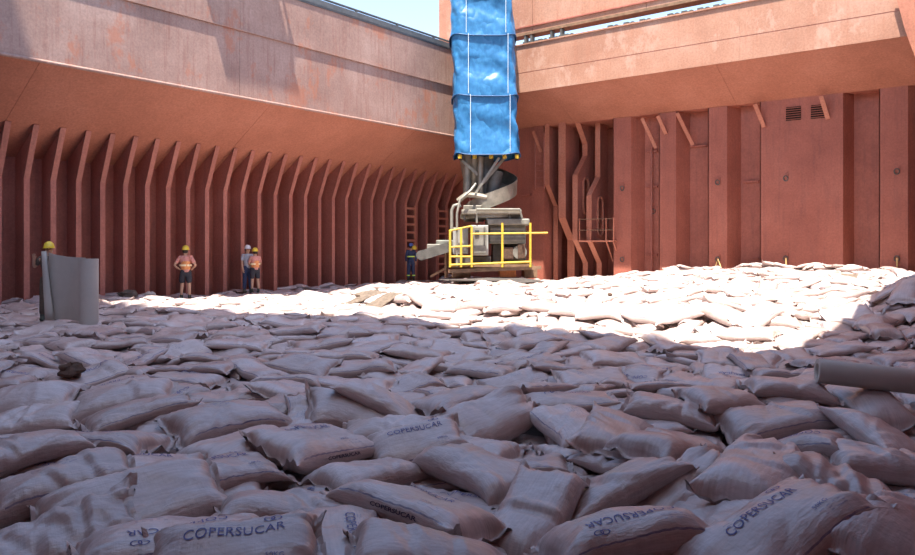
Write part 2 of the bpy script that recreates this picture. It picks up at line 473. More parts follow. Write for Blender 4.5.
MB().box((23.15, Y_AFT, 8.86), (32, 12, 8.96)).build('deck_plate', 'hold_red', dk)
MB().box((2.92, -2.42, 9.3), (23.15, 12, 9.38)).build('deck_plate', 'hold_red', dk)
# unseen high slabs, added only to keep the sun off the near sacks
hc = empty('added_shade_roof', (10, -50, 45), 'unseen slabs added to shade the near end of the hold', 'sun blocker')
for k in range(6):
    xa_, xb_ = -30+k*12, -18.05+k*12
    ye = lambda x: -34.75+.055*max(0, x-6)
    MB().prism([(xa_, -80, 45), (xb_, -80, 45), (xb_, ye(xb_), 45), (xa_, ye(xa_), 45)], (0, 0, .4)).build('shade_panel', 'rail_grey', hc)
gw = empty('added_shade_slab', (-3, -17.2, 15), 'unseen railed slab added to shade part of the left coaming', 'walkway')  # out of view, added to cast the dark band on the coaming
MB().box((-12, -18.8, 15.0), (4.15, -15.7, 15.15)).build('deck', 'rail_grey', gw)
for y in (-18.75, -15.75):
    MB().box((-12, y-.04, 15.9), (4.1, y+.04, 16.0)).build('rail', 'rail_grey', gw)
    for k in range(8): MB().box((-12+k*2.28, y-.04, 15.15), (-11.9+k*2.28, y+.04, 15.95)).build('post', 'rail_grey', gw)

# folded hatch cover standing over the far end, with the gear in the gap below it
fc = empty('folded_hatch_cover', (11, -1.6, 10.7), 'orange steel hatch cover folded upright above the far coaming', 'hatch cover')
def pz(px, py, y): return on_y(px, py, y).z
YF = -1.7
zb = 11.45
for k in range(4):
    x0 = .15 + k*5.6
    MB().box((x0, YF, zb), (x0+5.58, YF+.5, zb+6.5)).build('cover_panel', 'coaming_orange', fc)
MB().box((.1, YF-.06, zb+.26), (22.6, YF, zb+.32)).build('edge_rib', 'frame_red', fc)
MB().box((.1, YF-.12, zb-.12), (22.6, YF+.5, zb)).build('bottom_rail', 'rusty_beam', fc)
for px in (525, 531, 540, 551, 561, 566, 610, 626, 642, 670, 684, 700, 716):
    c = on_y(px, 30, YF-.1)
    b = MB()
    b.box((c.x-.10, YF-.15, 10.7), (c.x+.12, YF+.2, 11.02))
    b.box((c.x-.05, YF-.10, 11.02), (c.x+.05, YF+.15, zb-.1)) if px % 2 else None
    o = b.build('support_block', 'machine_dark', fc)
    MB().tube([(c.x+.3, YF-.14, 10.86), (c.x+.3, YF+.02, 10.86)], .15, 14).build('wheel', 'machine_dark', fc, smooth=True)
ws = empty('winch_unit', on_y(690, 15, 1.5), 'pale grey winch housing on deck behind the far coaming', 'winch')
c = on_y(676, 20, 2.0)
MB().box((c.x, 2, 9.4), (c.x+2.0, 3.2, 11.7)).build('housing', 'machine_grey', ws, bevel=.05)
MB().tube([(c.x-.3, 2.5, 10.6), (c.x+2.4, 2.5, 10.6)], .35, 16).build('drum', 'machine_dark', ws, smooth=True)

# ------------------------------------------------------------------ stool structure in the bulkhead recess
def web(name, x, path, yback, hole=None, w=.16, parent=wb, mat='frame_red', zlo=ZB):
    """web plate in the plane x=const with a bent front edge 'path' [(y,z) from bottom to top] and a face flange"""
    t = .03
    out = [(yback, path[0][1])] + list(path) + [(yback, path[-1][1])]
    bm = bmesh.new()
    ov = [bm.verts.new((0, y, z)) for y, z in out]
    ed = [bm.edges.new((ov[i], ov[(i+1) % len(ov)])) for i in range(len(ov))]
    if hole:
        (cy, z0, z1, hw) = hole; hv = []
        for i in range(9): a = math.pi*i/8; hv.append((cy-hw*math.cos(a), z1-hw+hw*math.sin(a)))
        for i in range(9): a = math.pi*i/8; hv.append((cy+hw*math.cos(a), z0+hw-hw*math.sin(a)))
        iv = [bm.verts.new((0, y, z)) for y, z in hv]
        ed += [bm.edges.new((iv[i], iv[(i+1) % len(iv)])) for i in range(len(iv))]
    bmesh.ops.triangle_fill(bm, edges=ed, use_beauty=True)
    if hole:
        inside = [f for f in bm.faces if abs(f.calc_center_median().y-cy) < hw*.98 and z0 < f.calc_center_median().z < z1 and all(v in iv for v in f.verts)]
        bmesh.ops.delete(bm, geom=inside, context='FACES_ONLY')
    bmesh.ops.recalc_face_normals(bm, faces=bm.faces)
    g = bmesh.ops.extrude_face_region(bm, geom=bm.faces[:])
    bmesh.ops.translate(bm, verts=[e for e in g['geom'] if isinstance(e, bmesh.types.BMVert)], vec=(t, 0, 0))
    m = MB(); bm.verts.index_update()
    m.v = [(q.co.x+x, q.co.y, q.co.z) for q in bm.verts]; m.f = [tuple(q.index for q in f.verts) for f in bm.faces]; bm.free()
    o = m.build(name, mat, parent)
    fl = MB(); vs = []
    for i, (y, z) in enumerate(path):
        vs += [(x+t/2-w/2, y, z), (x+t/2+w/2, y, z), (x+t/2+w/2, y-.03, z), (x+t/2-w/2, y-.03, z)]
    n = len(path)
    fl.add(vs, [(i*4+k, i*4+(k+1) % 4, (i+1)*4+(k+1) % 4, (i+1)*4+k) for i in range(n-1) for k in range(4)] + [(3, 2, 1, 0), tuple((n-1)*4+k for k in range(4))])
    fl.build('face_flange', 'bracket_orange', o)  # brighter colour stands in for the light catching the flange
    if hole:
        MB().tube([(x+.06, y, z) for y, z in hv]+[(x+.06, hv[0][0], hv[0][1])], .055, 6, False).build('slot_rim', 'bracket_orange', o)  # rim brightened the same way, its lit edge put into the colour
    return o
def zz(px, py, y): return on_y(px, py, y).z
def xx(px, y): return on_y(px, 245, y).x
web('stool_web', xx(547, -.15), [(.65, -1), (.65, zz(556, 206, .65)), (-.15, zz(547, 185, -.15)), (-.15, 7.4)], 1.2, w=.24)
web('stool_web', xx(562, -.1), [(.75, -1), (.75, zz(571, 240, .75)), (-.1, zz(562, 218, -.1)), (-.1, 7.4)], 1.5, w=.38)
x3 = xx(575, -.1)
web('stool_web', x3, [(.9, -1), (.9, zz(586, 263, .9)), (-.1, zz(575, 240, -.1)), (-.1, zz(575, 175, -.1)), (.85, zz(585, 156, .85)), (.85, zz(584, 144, .85)), (.1, 7.4)], 1.7,
    hole=(.85, zz(585, 214, .8), zz(585, 178, .8), .26), w=.26)
x4 = xx(589, -.1)
web('stool_web', x4, [(.9, -1), (.9, zz(601, 263, .9)), (-.1, zz(589, 240, -.1)), (-.1, zz(589, 195, -.1)), (.75, zz(599, 177, .75)), (.75, 7.4)], 1.7,
    hole=(.9, zz(601, 236, .85), zz(601, 197, .85), .26), w=.26)
pl = empty('access_platform', (xx(580, -.3), -.3, 0), 'small railed platform bolted to the recessed far bulkhead', 'platform')
a, b = on_y(579, 241, -.3), on_y(614, 241, -.3)
MB().box((a.x, -.35, a.z-.04), (b.x, .4, a.z+.03)).build('deck', 'bracket_orange', pl)
for py in (219, 230):
    z = zz(596, py, -.33)
    MB().tube([(a.x, -.33, z), (b.x, -.33, z)], .022, 6).build('rail', 'rusty_beam', pl)
for px in (579.5, 590, 606, 613.5):
    x = xx(px, -.33); MB().tube([(x, -.33, a.z), (x, -.33, zz(596, 218, -.33))], .03, 6).build('post', 'bracket_orange', pl)
for px in (606, 613): x = xx(px, -.33); MB().bar((x, -.3, a.z), (x, .45, a.z-1.0), .08, .04, up=(1, 0, 0)).build('brace', 'bracket_orange', pl)
ld = empty('bulkhead_ladder', (xx(540, -.1), -.1, 4), 'short rust-red rung ladder beside the recessed bulkhead bay', 'ladder')
for py in (164, 171, 178, 187):
    q0, q1 = on_y(535, py, -.2), on_y(544, py, -.2)
    MB().tube([q0, q1], .022, 6).build('rung', 'frame_red', ld)
for px in (535, 544):
    q = on_y(px, 170, -.2); MB().box((q.x-.03, -.22, zz(px, 189, -.2)), (q.x+.03, -.16, 7.0)).build('stringer', 'frame_red', ld)
# ladder with close rungs deep in the recess
ld2 = empty('recess_ladder', (xx(555, .9), .9, 0), 'dark rung ladder deep inside the recessed bulkhead bay', 'ladder')
for px in (551.5, 557.5):
    x = xx(px, .9); MB().box((x-.025, .88, 2.2), (x+.025, .94, 7.2)).build('stringer', 'frame_red', ld2)
for k in range(16):
    z = 2.4+k*.3; MB().tube([(xx(551.5, .9), .9, z), (xx(557.5, .9), .9, z)], .018, 6).build('rung', 'frame_red', ld2)

# ladders on the left wall, between the frames
def wall_ladder(px0, px1, pyt, pyb, label):
    c0, c1 = on_x(px0, 245, .02), on_x(px1, 245, .02)
    zt = on_x(px0, pyt, .02).z
    L = empty('wall_ladder', (0.02, c0.y, 0), label, 'ladder')
    for c in (c0, c1): MB().box((-.02, c.y-.035, -.3), (.06, c.y+.035, zt)).build('stringer', 'bracket_orange', L)
    n = 9
    for k in range(n):
        z = .25+(zt-.4)*k/(n-1)
        MB().box((-.01, c0.y, z-.05), (.05, c1.y, z+.05)).build('rung', 'bracket_orange', L)
wall_ladder(405.5, 414.5, 205, 275, 'rusty wall ladder behind the man in navy overalls')
wall_ladder(438, 447.5, 208, 275, 'rusty wall ladder in the far corner beside the yellow railing')
# curved bracket in the far corner
arc = MB()
pts = [(.05+1.6*math.sin(t)*.6, -.25, 3.6+1.9*math.cos(t)) for t in [i*math.pi/2/8 for i in range(9)]]
MB().tube(pts, .05, 6).build('corner_arch', 'frame_red', wb)

# ================================================================== THE SACKS
CELL = .05
X0, X1, Y0, Y1 = -.5, 27.0, -34.0, .5
NX, NY = int((X1-X0)/CELL), int((Y1-Y0)/CELL)
gx = X0 + (np.arange(NX)+.5)*CELL; gy = Y0 + (np.arange(NY)+.5)*CELL
GX, GY = np.meshgrid(gx, gy, indexing='ij')
def sstep(x, a, b):
    t = np.clip((x-a)/(b-a), 0, 1); return t*t*(3-2*t)
CX, CY = CAM.x, CAM.y
DEP = (GX-CX)*FW.x + (GY-CY)*FW.y
LAT = (GX-CX)*RT.x + (GY-CY)*RT.y
def lowfreq(x, y):
    return .05*np.sin(.55*x+.3*y+1.0)+.05*np.sin(-.4*x+.63*y+2.1)+.035*np.sin(1.1*x+.9*y)+.03*np.sin(1.5*x-1.3*y+.7)
def ground(x, y):
    g = .50*sstep(x, 4, 20)*sstep(y, -16, -2) - .20*(1-sstep(x, 0, 9)) - .04
    g = g + 1.0*np.exp(-(((x-22.9)/1.7)**2+((y+12.6)/2.6)**2))
    g = g + .20*sstep(y, -17.2, -16.9)*sstep(x, 9, 12)*(1-sstep(x, 20, 22))
    return g + lowfreq(x, y)*.8
G = ground(GX, GY)
PXC = 457.5 + FPX*LAT/np.maximum(DEP, .3)
PYC = HOR + FPX*1.5/np.maximum(DEP, .3)
HANDZONE = (DEP > 1.5) & (PYC > 392)
VIEW = (DEP > 2.6) & (PXC > -70-900/np.maximum(DEP, 1)) & (PXC < 985+1000/np.maximum(DEP, 1)) & (GX > -.35) & (GX < 26) & (GY < -.15)
TGT = G - .16*HANDZONE
H = (G - .26 - .16*HANDZONE).astype(np.float64)
OWN = np.full(H.shape, -1, dtype=np.int32)
KER = np.exp(-.5*(np.arange(-6, 7)/3.0)**2); KER /= KER.sum()
def blur(a):
    p = np.pad(a, 6, mode='edge')
    p = sum(KER[i]*p[i:i+a.shape[0], :] for i in range(13))
    return sum(KER[i]*p[:, i:i+a.shape[1]] for i in range(13))

SACKS = []
def drop(cx, cy, yaw, L, W, T, hand=None, **kw):
    R = .62*L+.25
    i0, i1 = max(0, int((cx-R-X0)/CELL)), min(NX, int((cx+R-X0)/CELL)+1)
    j0, j1 = max(0, int((cy-R-Y0)/CELL)), min(NY, int((cy+R-Y0)/CELL)+1)
    if i1-i0 < 8 or j1-j0 < 8: return None
    h = H[i0:i1, j0:j1]; X = GX[i0:i1, j0:j1]-cx; Y = GY[i0:i1, j0:j1]-cy
    c, s = math.cos(yaw), math.sin(yaw)
    lx = X*c+Y*s; ly = -X*s+Y*c
    ins = (np.abs(lx) < L/2) & (np.abs(ly) < W/2)
    if ins.sum() < 20: return None
    A = np.stack([np.ones(ins.sum()), lx[ins], ly[ins]], 1)
    co, *_ = np.linalg.lstsq(A, h[ins], rcond=None)
    co[1] = max(-.45, min(.45, co[1])); co[2] = max(-.45, min(.45, co[2]))
    plane = co[0]+co[1]*lx+co[2]*ly
    bl = blur(h)
    stiff = kw.get('stiff', .55)
    B = plane*stiff + bl*(1-stiff)
    ex = (h-B)[ins]
    B = B + .35*max(0.0, np.percentile(ex, 92)) - .015
    B = B + kw.get('tilt', 0.0)*np.clip(lx/(L/2), -1.1, 1.1) + kw.get('lift', 0.0)
    if kw.get('dry'): return float(B[ins].mean())
    sa = np.clip(np.abs(lx)/(L/2), 0, 1)
    hh = T/2*np.maximum(1-sa**4.5, 0)**.55
    wd = W/2*(.90+.12*sa**3)
    q = np.clip(np.abs(ly)/wd, 0, 1)
    top = B + .36*T*(.45+.55*hh/(T/2)) + hh*np.maximum(1-q**2.67, 0)**.42
    k = len(SACKS)
    up = ins & (top > h)
    h[up] = top[up]
    OWN[i0:i1, j0:j1][up] = k
    sd = dict(cx=cx, cy=cy, yaw=yaw, L=L, W=W, T=T, B=B.copy(), i0=i0, j0=j0, hand=hand, seed=k, kw=kw)
    SACKS.append(sd); return sd

cells = np.argwhere(VIEW)
NC = len(cells)
def auto_drop(n, cand=14, lim=None):
    cnt = 0
    for _ in range(n):
        ids = cells[RNG.integers(0, NC, cand)]
        ii = np.clip(ids[:, 0], 2, NX-3); jj = np.clip(ids[:, 1], 2, NY-3)
        val = (H[ii, jj]+H[ii-2, jj]+H[ii+2, jj]+H[ii, jj-2]+H[ii, jj+2])/5 - TGT[ii, jj]
        b = int(np.argmin(val))
        x, y = gx[ii[b]], gy[jj[b]]
        L = RNG.uniform(.84, 1.0); W = RNG.uniform(.50, .57); T = RNG.uniform(.15, .21)
        yaw = RNG.uniform(0, math.pi) if RNG.random() < .55 else TH + RNG.normal(0, .35)
        x = min(max(x, -.05), 26.4); y = min(y, -.5)
        drop(x, y, yaw, L, W, T)
AREA = NC*CELL*CELL
auto_drop(int(AREA*4.3))

# the front rows, measured one by one: (end, end, thickness, flags, label)
HAND = [
 (-25,402,72,402,.20,'','long plain sack at the left edge above the front rows'),
 (72,399,172,394,.19,'','smooth rounded sack behind the lined sack on the left'),
 (640,405,703,410,.20,'','tilted sack with a raised flap corner, right of centre'),
 (690,402,757,396,.21,'','fat sack behind the sack with a fine-line print block'),
 (752,386,828,388,.19,'','creased sack just left of the lying paper roll'),
 (85,416,190,404,.18,'L','flat sack with a blue border line behind the printed left sack'),
 (310,412,402,408,.19,'','low flat sack with a folded seam left of centre'),
 (358,398,404,400,.18,'','half-covered sack peeking out in the centre rows'),
 (-20,419,75,414,.18,'','sack at the left edge under the long plain one'),
 (410,408,500,388,.20,'','smooth pinkish sack behind the wrinkled middle sack'),
 (345,430,427,432,.19,'','pinkish sack lying under the lettered sacks near the centre'),
 (25,434,168,440,.21,'PL','wide lettered sack with dark border line in the left rows'),
 (165,427,287,408,.21,'L','sack with a long blue line tilted toward the centre left'),
 (195,457,292,428,.19,'','flat sack squeezed behind the big tilted lettered sack'),
 (92,471,180,461,.19,'P','lettered sack half hidden between two long left-hand sacks'),
 (178,480,264,460,.15,'P','sagging half-empty lettered sack with a peaked corner'),
 (-32,460,72,441,.20,'','pointed sack at the left edge over the lettered one'),
 (375,447,457,440,.18,'P','sack showing a short lettered end behind the diamond sack'),
 (430,426,542,404,.23,'K','bluish wrinkled sack with bunched neck in the middle'),
 (545,406,603,442,.20,'L','sack with a dark-lined raised edge right of centre'),
 (590,455,634,408,.17,'','deeply wrinkled narrow sack leaning beside the lined edge'),
 (833,386,905,418,.21,'','sack resting against the lying paper roll'),
 (722,421,833,416,.22,'L','square-ended sack with a block of fine blue lines'),
 (622,456,714,428,.23,'','plump pillow-shaped sack at centre right'),
 (845,417,935,456,.22,'','sack at the right edge with a pointed corner facing left'),
 (735,440,846,456,.21,'PU','lettered sack directly behind the one with a tied neck'),
 (850,463,935,468,.20,'','folded sack at the right edge above the pleated one'),
 (250,464,370,424,.22,'PSL','big tilted lettered sack with a dark line, left of centre'),
 (325,480,410,455,.19,'','smooth sack between the two big lettered sacks'),
 (648,502,716,478,.17,'K','crumpled sack with a dark folded mouth, right of centre'),
 (-12,492,132,469,.23,'L','stout sack at the left edge with a curved dark line'),
 (438,447,528,484,.24,'','large plain diamond-shaped sack in the front centre'),
 (552,497,664,478,.22,'','smooth plain sack behind the upside-down lettered sack'),
 (695,500,744,528,.17,'','thin striped sack wedged under the front right sacks'),
 (738,498,778,452,.25,'K','upright sack with a tied neck in the front right'),
 (806,478,908,502,.22,'E','pleated slack sack at the right of the tied-neck one'),
 (230,510,348,499,.21,'','smooth bluish sack left of the front lettered sack'),
 (38,522,224,483,.23,'','longest plain sack in the front left, pointing right'),
 (20,540,88,528,.08,'E','crumpled empty sack in the bottom left corner'),
 (500,532,553,489,.21,'','sack standing on edge with a pointed top, bottom centre'),
 (820,552,884,530,.20,'','round-ended sack in the bottom right'),
 (890,560,935,512,.20,'','sack cut by the right edge at the bottom'),
 (335,512,345,590,.22,'P','sack at the bottom with lettering running toward the viewer'),
 (345,482,499,522,.23,'PSL','front lettered sack with side lettering and a frayed end'),
 (380,562,487,558,.22,'','rounded sack at the bottom under the frayed lettered one'),
 (75,553,270,524,.22,'PUL','long lettered sack at the bottom left with a blue line'),
 (178,566,288,556,.20,'P','sack at the bottom edge showing only a lettered top'),
 (550,536,697,524,.23,'PUL','front sack with upside-down lettering and a loop emblem'),
 (702,548,840,518,.20,'P','slack lettered sack in the bottom right with sunken folds'),
]
for (x1, y1, x2, y2, T, fl, lab) in HAND:
    zt = .1
    for _ in range(4):
        a, b = at(x1, y1, zt), at(x2, y2, zt)
        d = b-a; L = d.length; c = (a+b)/2
        yaw = math.atan2(d.y, d.x)
        L = min(1.08, max(.86, L*1.02)); W = min(.60, L*.57); T_ = T*1.17 if T > .1 else T
        hb = drop(c.x, c.y, yaw, L, W, T_, dry=True, stiff=.76)
        if hb is None: break
        zt = .5*zt + .5*min(.45, hb + .6*T)
    kw = dict(flags=fl, stiff=.76)
    if 'K' in fl: kw['tilt'] = .10
    if 'tied neck' in lab: kw['tilt'] = .05; kw['lift'] = .03
    if 'on edge' in lab: kw['tilt'] = .10
    drop(c.x, c.y, yaw, L, W, T_, hand=lab, **kw)
# a few loose extra sacks lying proud on the sunlit side
EXTRA = [(345,299,372,297,.22), (368,302,396,299,.2), (352,296,385,294,.2), (330,307,350,305,.2), (495,306,540,304,.22), (455,308,490,306,.2), (740,330,775,326,.2),
         (700,303,735,302,.2), (640,305,680,303,.2), (855,287,880,283,.2), (886,286,918,292,.24), (880,300,905,296,.24), (895,315,920,308,.24), (872,312,893,322,.24), (860,335,890,325,.22), (905,280,925,275,.22), (500,282,530,281,.2), (465,283,495,282,.2)]
for k in range(12):
    drop(11.2+k*.86+RNG.normal(0, .08), -16.95+RNG.normal(0, .12), RNG.normal(0, .18), .95, .55, .23)
for (x1, y1, x2, y2, T) in EXTRA:
    m0 = at((x1+x2)/2, (y1+y2)/2, .2)
    z = .25
    for _ in range(4):
        m0 = at((x1+x2)/2, (y1+y2)/2, z)
        i, j = min(max(int((m0.x-X0)/CELL), 0), NX-1), min(max(int((m0.y-Y0)/CELL), 0), NY-1)
        z = min(float(H[i, j])+.1, 1.3)
    a, b = at(x1, y1, z), at(x2, y2, z); d = b-a
    drop(m0.x, m0.y, math.atan2(d.y, d.x), .95, .55, T)

for (x1, y1, x2, y2, lab) in ((343, 301, 368, 299, 'brown slack empty sack lying on the sunlit edge, nearest the shade'), (360, 298, 384, 296, 'brown empty sack on top of the low sunlit heap'),
                             (374, 302, 397, 300, 'flat brown empty sack at the right of the low sunlit heap'), (838, 291, 858, 287, 'torn brown empty sack on the sunlit sacks at right')):
    m0 = at((x1+x2)/2, (y1+y2)/2, .15); d = at(x2, y2, .15)-at(x1, y1, .15)
    drop(m0.x, m0.y, math.atan2(d.y, d.x), 1.0, .6, .10, hand=lab, flags='EB')

def height(x, y):
    i, j = min(max(int((x-X0)/CELL), 0), NX-1), min(max(int((y-Y0)/CELL), 0), NY-1)
    return float(H[i, j])

# ---- sack surfaces
def surf(sd, s, ph):
    """points on a sack for arrays s in [-1,1] (beyond = sewn flap) and angle ph; world coordinates"""
    r = np.random.default_rng(sd['seed']*7+3)
    L, W, T = sd['L'], sd['W'], sd['T']; fl = sd['kw'].get('flags', '')
    a = np.abs(s); sg = np.sign(s); co = np.clip(a, 0, 1); ext = np.maximum(a-1, 0)
    P = r.uniform(0, 6.28, 16); F = r.uniform(.7, 1.3, 16)
    pw = 4.5
    hn = np.maximum(1-co**pw, 0)**.55
    h = T/2*hn + .005*(ext <= 0) + .003*(ext > 0)
    wd = W/2*(.90+.12*co**3)
    if 'K' in fl:
        nk = np.clip((s-.55)/.45, 0, 1); nk = nk*nk*(3-2*nk)
        wd = wd*(1-.62*nk) + wd*.35*np.clip((s-1)/.1, 0, 1)
    c, sn = np.cos(ph), np.sin(ph)
    yn = np.sign(c)*np.abs(c)**.75
    zn = np.sign(sn)*np.abs(sn)**.85
    lump = .55*np.sin(2.6*F[0]*s+P[0]+1.7*F[1]*yn)+.45*np.sin(4.1*F[2]*s-2.9*F[3]*yn+P[1])+.3*np.sin(6.3*F[4]*s+P[2])*np.cos(3.3*yn+P[3])
    y = wd*yn*(1+.035*lump*(1-co**8))
    z = h*zn*np.where(zn < 0, .75, 1.0)*(1+.14*lump)
    x = L/2*np.clip(s, -1, 1) + sg*ext*.5
    x = x - sg*L*.035*co**6*(1-yn**2) + .015*np.sin(5*yn+P[4])*co**6*sg
    y = y + .03*W*np.sin(2.2*s+P[5])
    topm = np.clip(zn*1.5+.35, 0, 1)
    # gathered pleats running in from the sewn ends
    pl = np.where(s > 0, np.sin(yn*11*F[5]+P[6])+.6*np.sin(yn*19*F[6]+P[7]), np.sin(yn*11*F[7]+P[8])+.6*np.sin(yn*19*F[8]+P[9]))
    pamp = (.008+.014*(r.random()))*co**3.5
    if 'K' in fl: pamp = pamp + .014*np.clip((s-.2)/.5, 0, 1)
    z = z + pl*pamp*(topm+.2)
    # slanting creases
    nc = 4 if 'E' not in fl else 7
    for i in range(nc):
        be = r.uniform(-1.2, 1.2); of = r.uniform(-.35, .35); am = r.uniform(.005, .018) if 'E' not in fl else r.uniform(.010, .02)
        if 'P' in fl: am *= .35
        d = x*math.cos(be)+y*math.sin(be)-of*L*.6; e = -x*math.sin(be)+y*math.cos(be)-r.uniform(-.2, .2)
        z = z - am*np.exp(-(d/.028)**2)*np.exp(-(e/.28)**2)*topm*hn + am*.8*np.exp(-((d-.05)/.035)**2)*np.exp(-(e/.28)**2)*topm*hn
    if 'E' in fl: z = z + .009*np.sin(x*34+yn*5*F[9]+P[10])*hn*topm
    # cross puckers on the flank
    z = z + .0035*np.sin(s*46*F[10]+P[11])*np.exp(-((np.abs(yn)-.82)/.16)**2)*hn
    # corner ears
    e1, e2, e3, e4 = r.uniform(-.03, .06, 4) + (r.random(4) < .2)*r.uniform(.02, .055, 4)
    ear = np.where(s > 0, np.where(yn > 0, e1, e2), np.where(yn > 0, e3, e4))
    z = z + ear*co**7*np.abs(yn)**3
    # sewn flap
    z = z + (ext > 0)*(.02*np.sin(yn*6*F[12]+P[12]+sg)+.012*np.sin(yn*15+P[13])) + ext*r.uniform(-.15, .55)
    z = z + .36*T*(.45+.55*hn)
    cy_, sy_ = math.cos(sd['yaw']), math.sin(sd['yaw'])
    X = sd['cx']+x*cy_-y*sy_; Y = sd['cy']+x*sy_+y*cy_
    B = sd['B']
    fi = np.clip((X-X0)/CELL-.5-sd['i0'], 0, B.shape[0]-1.001); fj = np.clip((Y-Y0)/CELL-.5-sd['j0'], 0, B.shape[1]-1.001)
    i = fi.astype(int); j = fj.astype(int); u = fi-i; v = fj-j
    Bz = B[i, j]*(1-u)*(1-v)+B[i+1, j]*u*(1-v)+B[i, j+1]*(1-u)*v+B[i+1, j+1]*u*v
    return np.stack([X, Y, z+Bz], -1)

def sack_geo(sd, ns, ncir):
    t = np.linspace(-1, 1, ns); s = np.sign(t)*(1-(1-np.abs(t))**1.25)
    fe = .085
    s = np.concatenate([[-1-fe, -1-fe*.45], s, [1+fe*.45, 1+fe]])
    ph = 2*math.pi*np.arange(ncir)/ncir
    S, PH = np.meshgrid(s, ph, indexing='ij')
    V = surf(sd, S, PH).reshape(-1, 3)
    n = len(s)
    I, K = np.meshgrid(np.arange(n-1), np.arange(ncir), indexing='ij'); I = I.ravel(); K = K.ravel(); K2 = (K+1) % ncir
    Fq = np.stack([I*ncir+K, (I+1)*ncir+K, (I+1)*ncir+K2, I*ncir+K2], 1)
    su = (s+1)/2
    U = np.stack([su[I], su[I+1], su[I+1], su[I]], 1)
    Vv = np.stack([K/ncir, K/ncir, (K+1)/ncir, (K+1)/ncir], 1)
    return V, Fq, np.stack([U, Vv], -1)

def mesh_from(name, V, Fq, UV, RN):
    me = bpy.data.meshes.new(name)
    me.vertices.add(len(V)); me.vertices.foreach_set('co', V.astype(np.float32).ravel())
    me.loops.add(len(Fq)*4); me.loops.foreach_set('vertex_index', Fq.astype(np.int32).ravel())
    me.polygons.add(len(Fq)); me.polygons.foreach_set('loop_start', np.arange(0, len(Fq)*4, 4, dtype=np.int32))
    me.polygons.foreach_set('use_smooth', np.ones(len(Fq), dtype=bool))
    me.update(calc_edges=True)
    a = me.uv_layers.new(name='uv'); a.data.foreach_set('uv', UV.astype(np.float32).ravel())
    b = me.uv_layers.new(name='rnd'); b.data.foreach_set('uv', RN.astype(np.float32).ravel())
    me.materials.append(MATS['sack_weave'])
    return me

# ---- lettering, made once as flat meshes and laid onto each sack
def flat_text(txt, size, spacing=1.0, bold=0.0):
    cu = bpy.data.curves.new('lettering', 'FONT'); cu.body = txt; cu.size = size; cu.align_x = 'CENTER'; cu.align_y = 'CENTER'
    cu.space_character = spacing; cu.offset = bold; cu.resolution_u = 3
    o = bpy.data.objects.new('lettering', cu); COL.objects.link(o)
    dg = bpy.context.evaluated_depsgraph_get()
    me = bpy.data.meshes.new_from_object(o.evaluated_get(dg))
    bm = bmesh.new(); bm.from_mesh(me)
    bmesh.ops.triangulate(bm, faces=bm.faces[:])
    for _ in range(2):
        lg = [e for e in bm.edges if e.calc_length() > .022]
        if lg: bmesh.ops.subdivide_edges(bm, edges=lg, cuts=1)
        bmesh.ops.triangulate(bm, faces=bm.faces[:])
    bm.verts.index_update()
    V = np.array([(v.co.x, v.co.y) for v in bm.verts]); Fc = [tuple(v.index for v in f.verts) for f in bm.faces]
    bm.free(); bpy.data.objects.remove(o); bpy.data.meshes.remove(me); bpy.data.curves.remove(cu)
    return V, Fc
def emblem(size):                # two crossing loops
    n = 48; V = []; Fc = []; k = 0
    for sgn in (-1, 1):
        for i in range(n):
            a = 2*math.pi*i/n
            x = size*(.62*math.cos(a)+sgn*.38); y = size*.55*math.sin(a)
            for rr in (1.0, .74):
                V.append((sgn*size*.38+size*.62*rr*math.cos(a), size*.52*rr*math.sin(a)))
        for i in range(n):
            j = (i+1) % n; Fc.append((k+2*i, k+2*j, k+2*j+1, k+2*i+1))
        k += 2*n
    return np.array(V), Fc
T_MAIN = flat_text('COPERSUCAR', .077, 1.05, .0002)
T_SIDE = flat_text('COPERSUCAR', .062, 1.0, .0016)
T_SMALL = flat_text('50KG', .04, 1.0)
EMB = emblem(.048)
def lay(sd, parent, shape, u0, p0, flip, mat, name):
    V, Fc = shape
    q = -1 if flip else 1
    s = (u0 + q*V[:, 0])/(sd['L']/2)
    ph = p0 - q*V[:, 1]/(sd['W']*.46)
    a = surf(sd, s, ph)
    e = .01
    n = np.cross(surf(sd, s+e, ph)-a, surf(sd, s, ph+e)-a); n /= np.maximum(np.linalg.norm(n, axis=1, keepdims=True), 1e-9)
    n *= np.sign(np.sum(n*np.stack([np.zeros(len(a)), np.zeros(len(a)), np.ones(len(a))], 1), 1)+1e-6)[:, None]
    a = a + n*.004
    org = ORG[parent]
    me = bpy.data.meshes.new(name)
    me.from_pydata([tuple(p) for p in (a-np.array(org))], [], Fc); me.materials.append(MATS[mat])
    o = bpy.data.objects.new(name, me); COL.objects.link(o); o.parent = parent; ORG[o] = org
    return o

# ---- which sacks show, and how large
own = OWN[OWN >= 0]
cnt = np.bincount(own, minlength=len(SACKS))
vis = np.bincount(OWN[VIEW & (OWN >= 0)], minlength=len(SACKS))
rank = []
for k, sd in enumerate(SACKS):
    d = Vector((sd['cx']-CX, sd['cy']-CY, 0)); dep = d.dot(FW); lat = d.dot(RT)
    px = 457.5+FPX*lat/max(dep, .5); py = HOR+FPX*1.5/max(dep, .5)
    sd['dep'], sd['px'], sd['py'] = dep, px, py
    frac = cnt[k]*CELL*CELL/(sd['L']*sd['W'])
    inframe = dep > 1.5 and -45 < px < 960 and py < 600
    if sd['hand']: sc = 1e9
    elif frac < .06 or not inframe: sc = -1
    else: sc = cnt[k]/dep**3
    rank.append(sc); sd['frac'] = frac
print('BURIED', [(round(q['frac'], 2), q['hand']) for q in SACKS if q['hand'] and q['frac'] < .15])
order = np.argsort(-np.array(rank))
single = [int(k) for k in order[:300] if rank[k] > 0]
sset = set(single)
NAUTO = 0
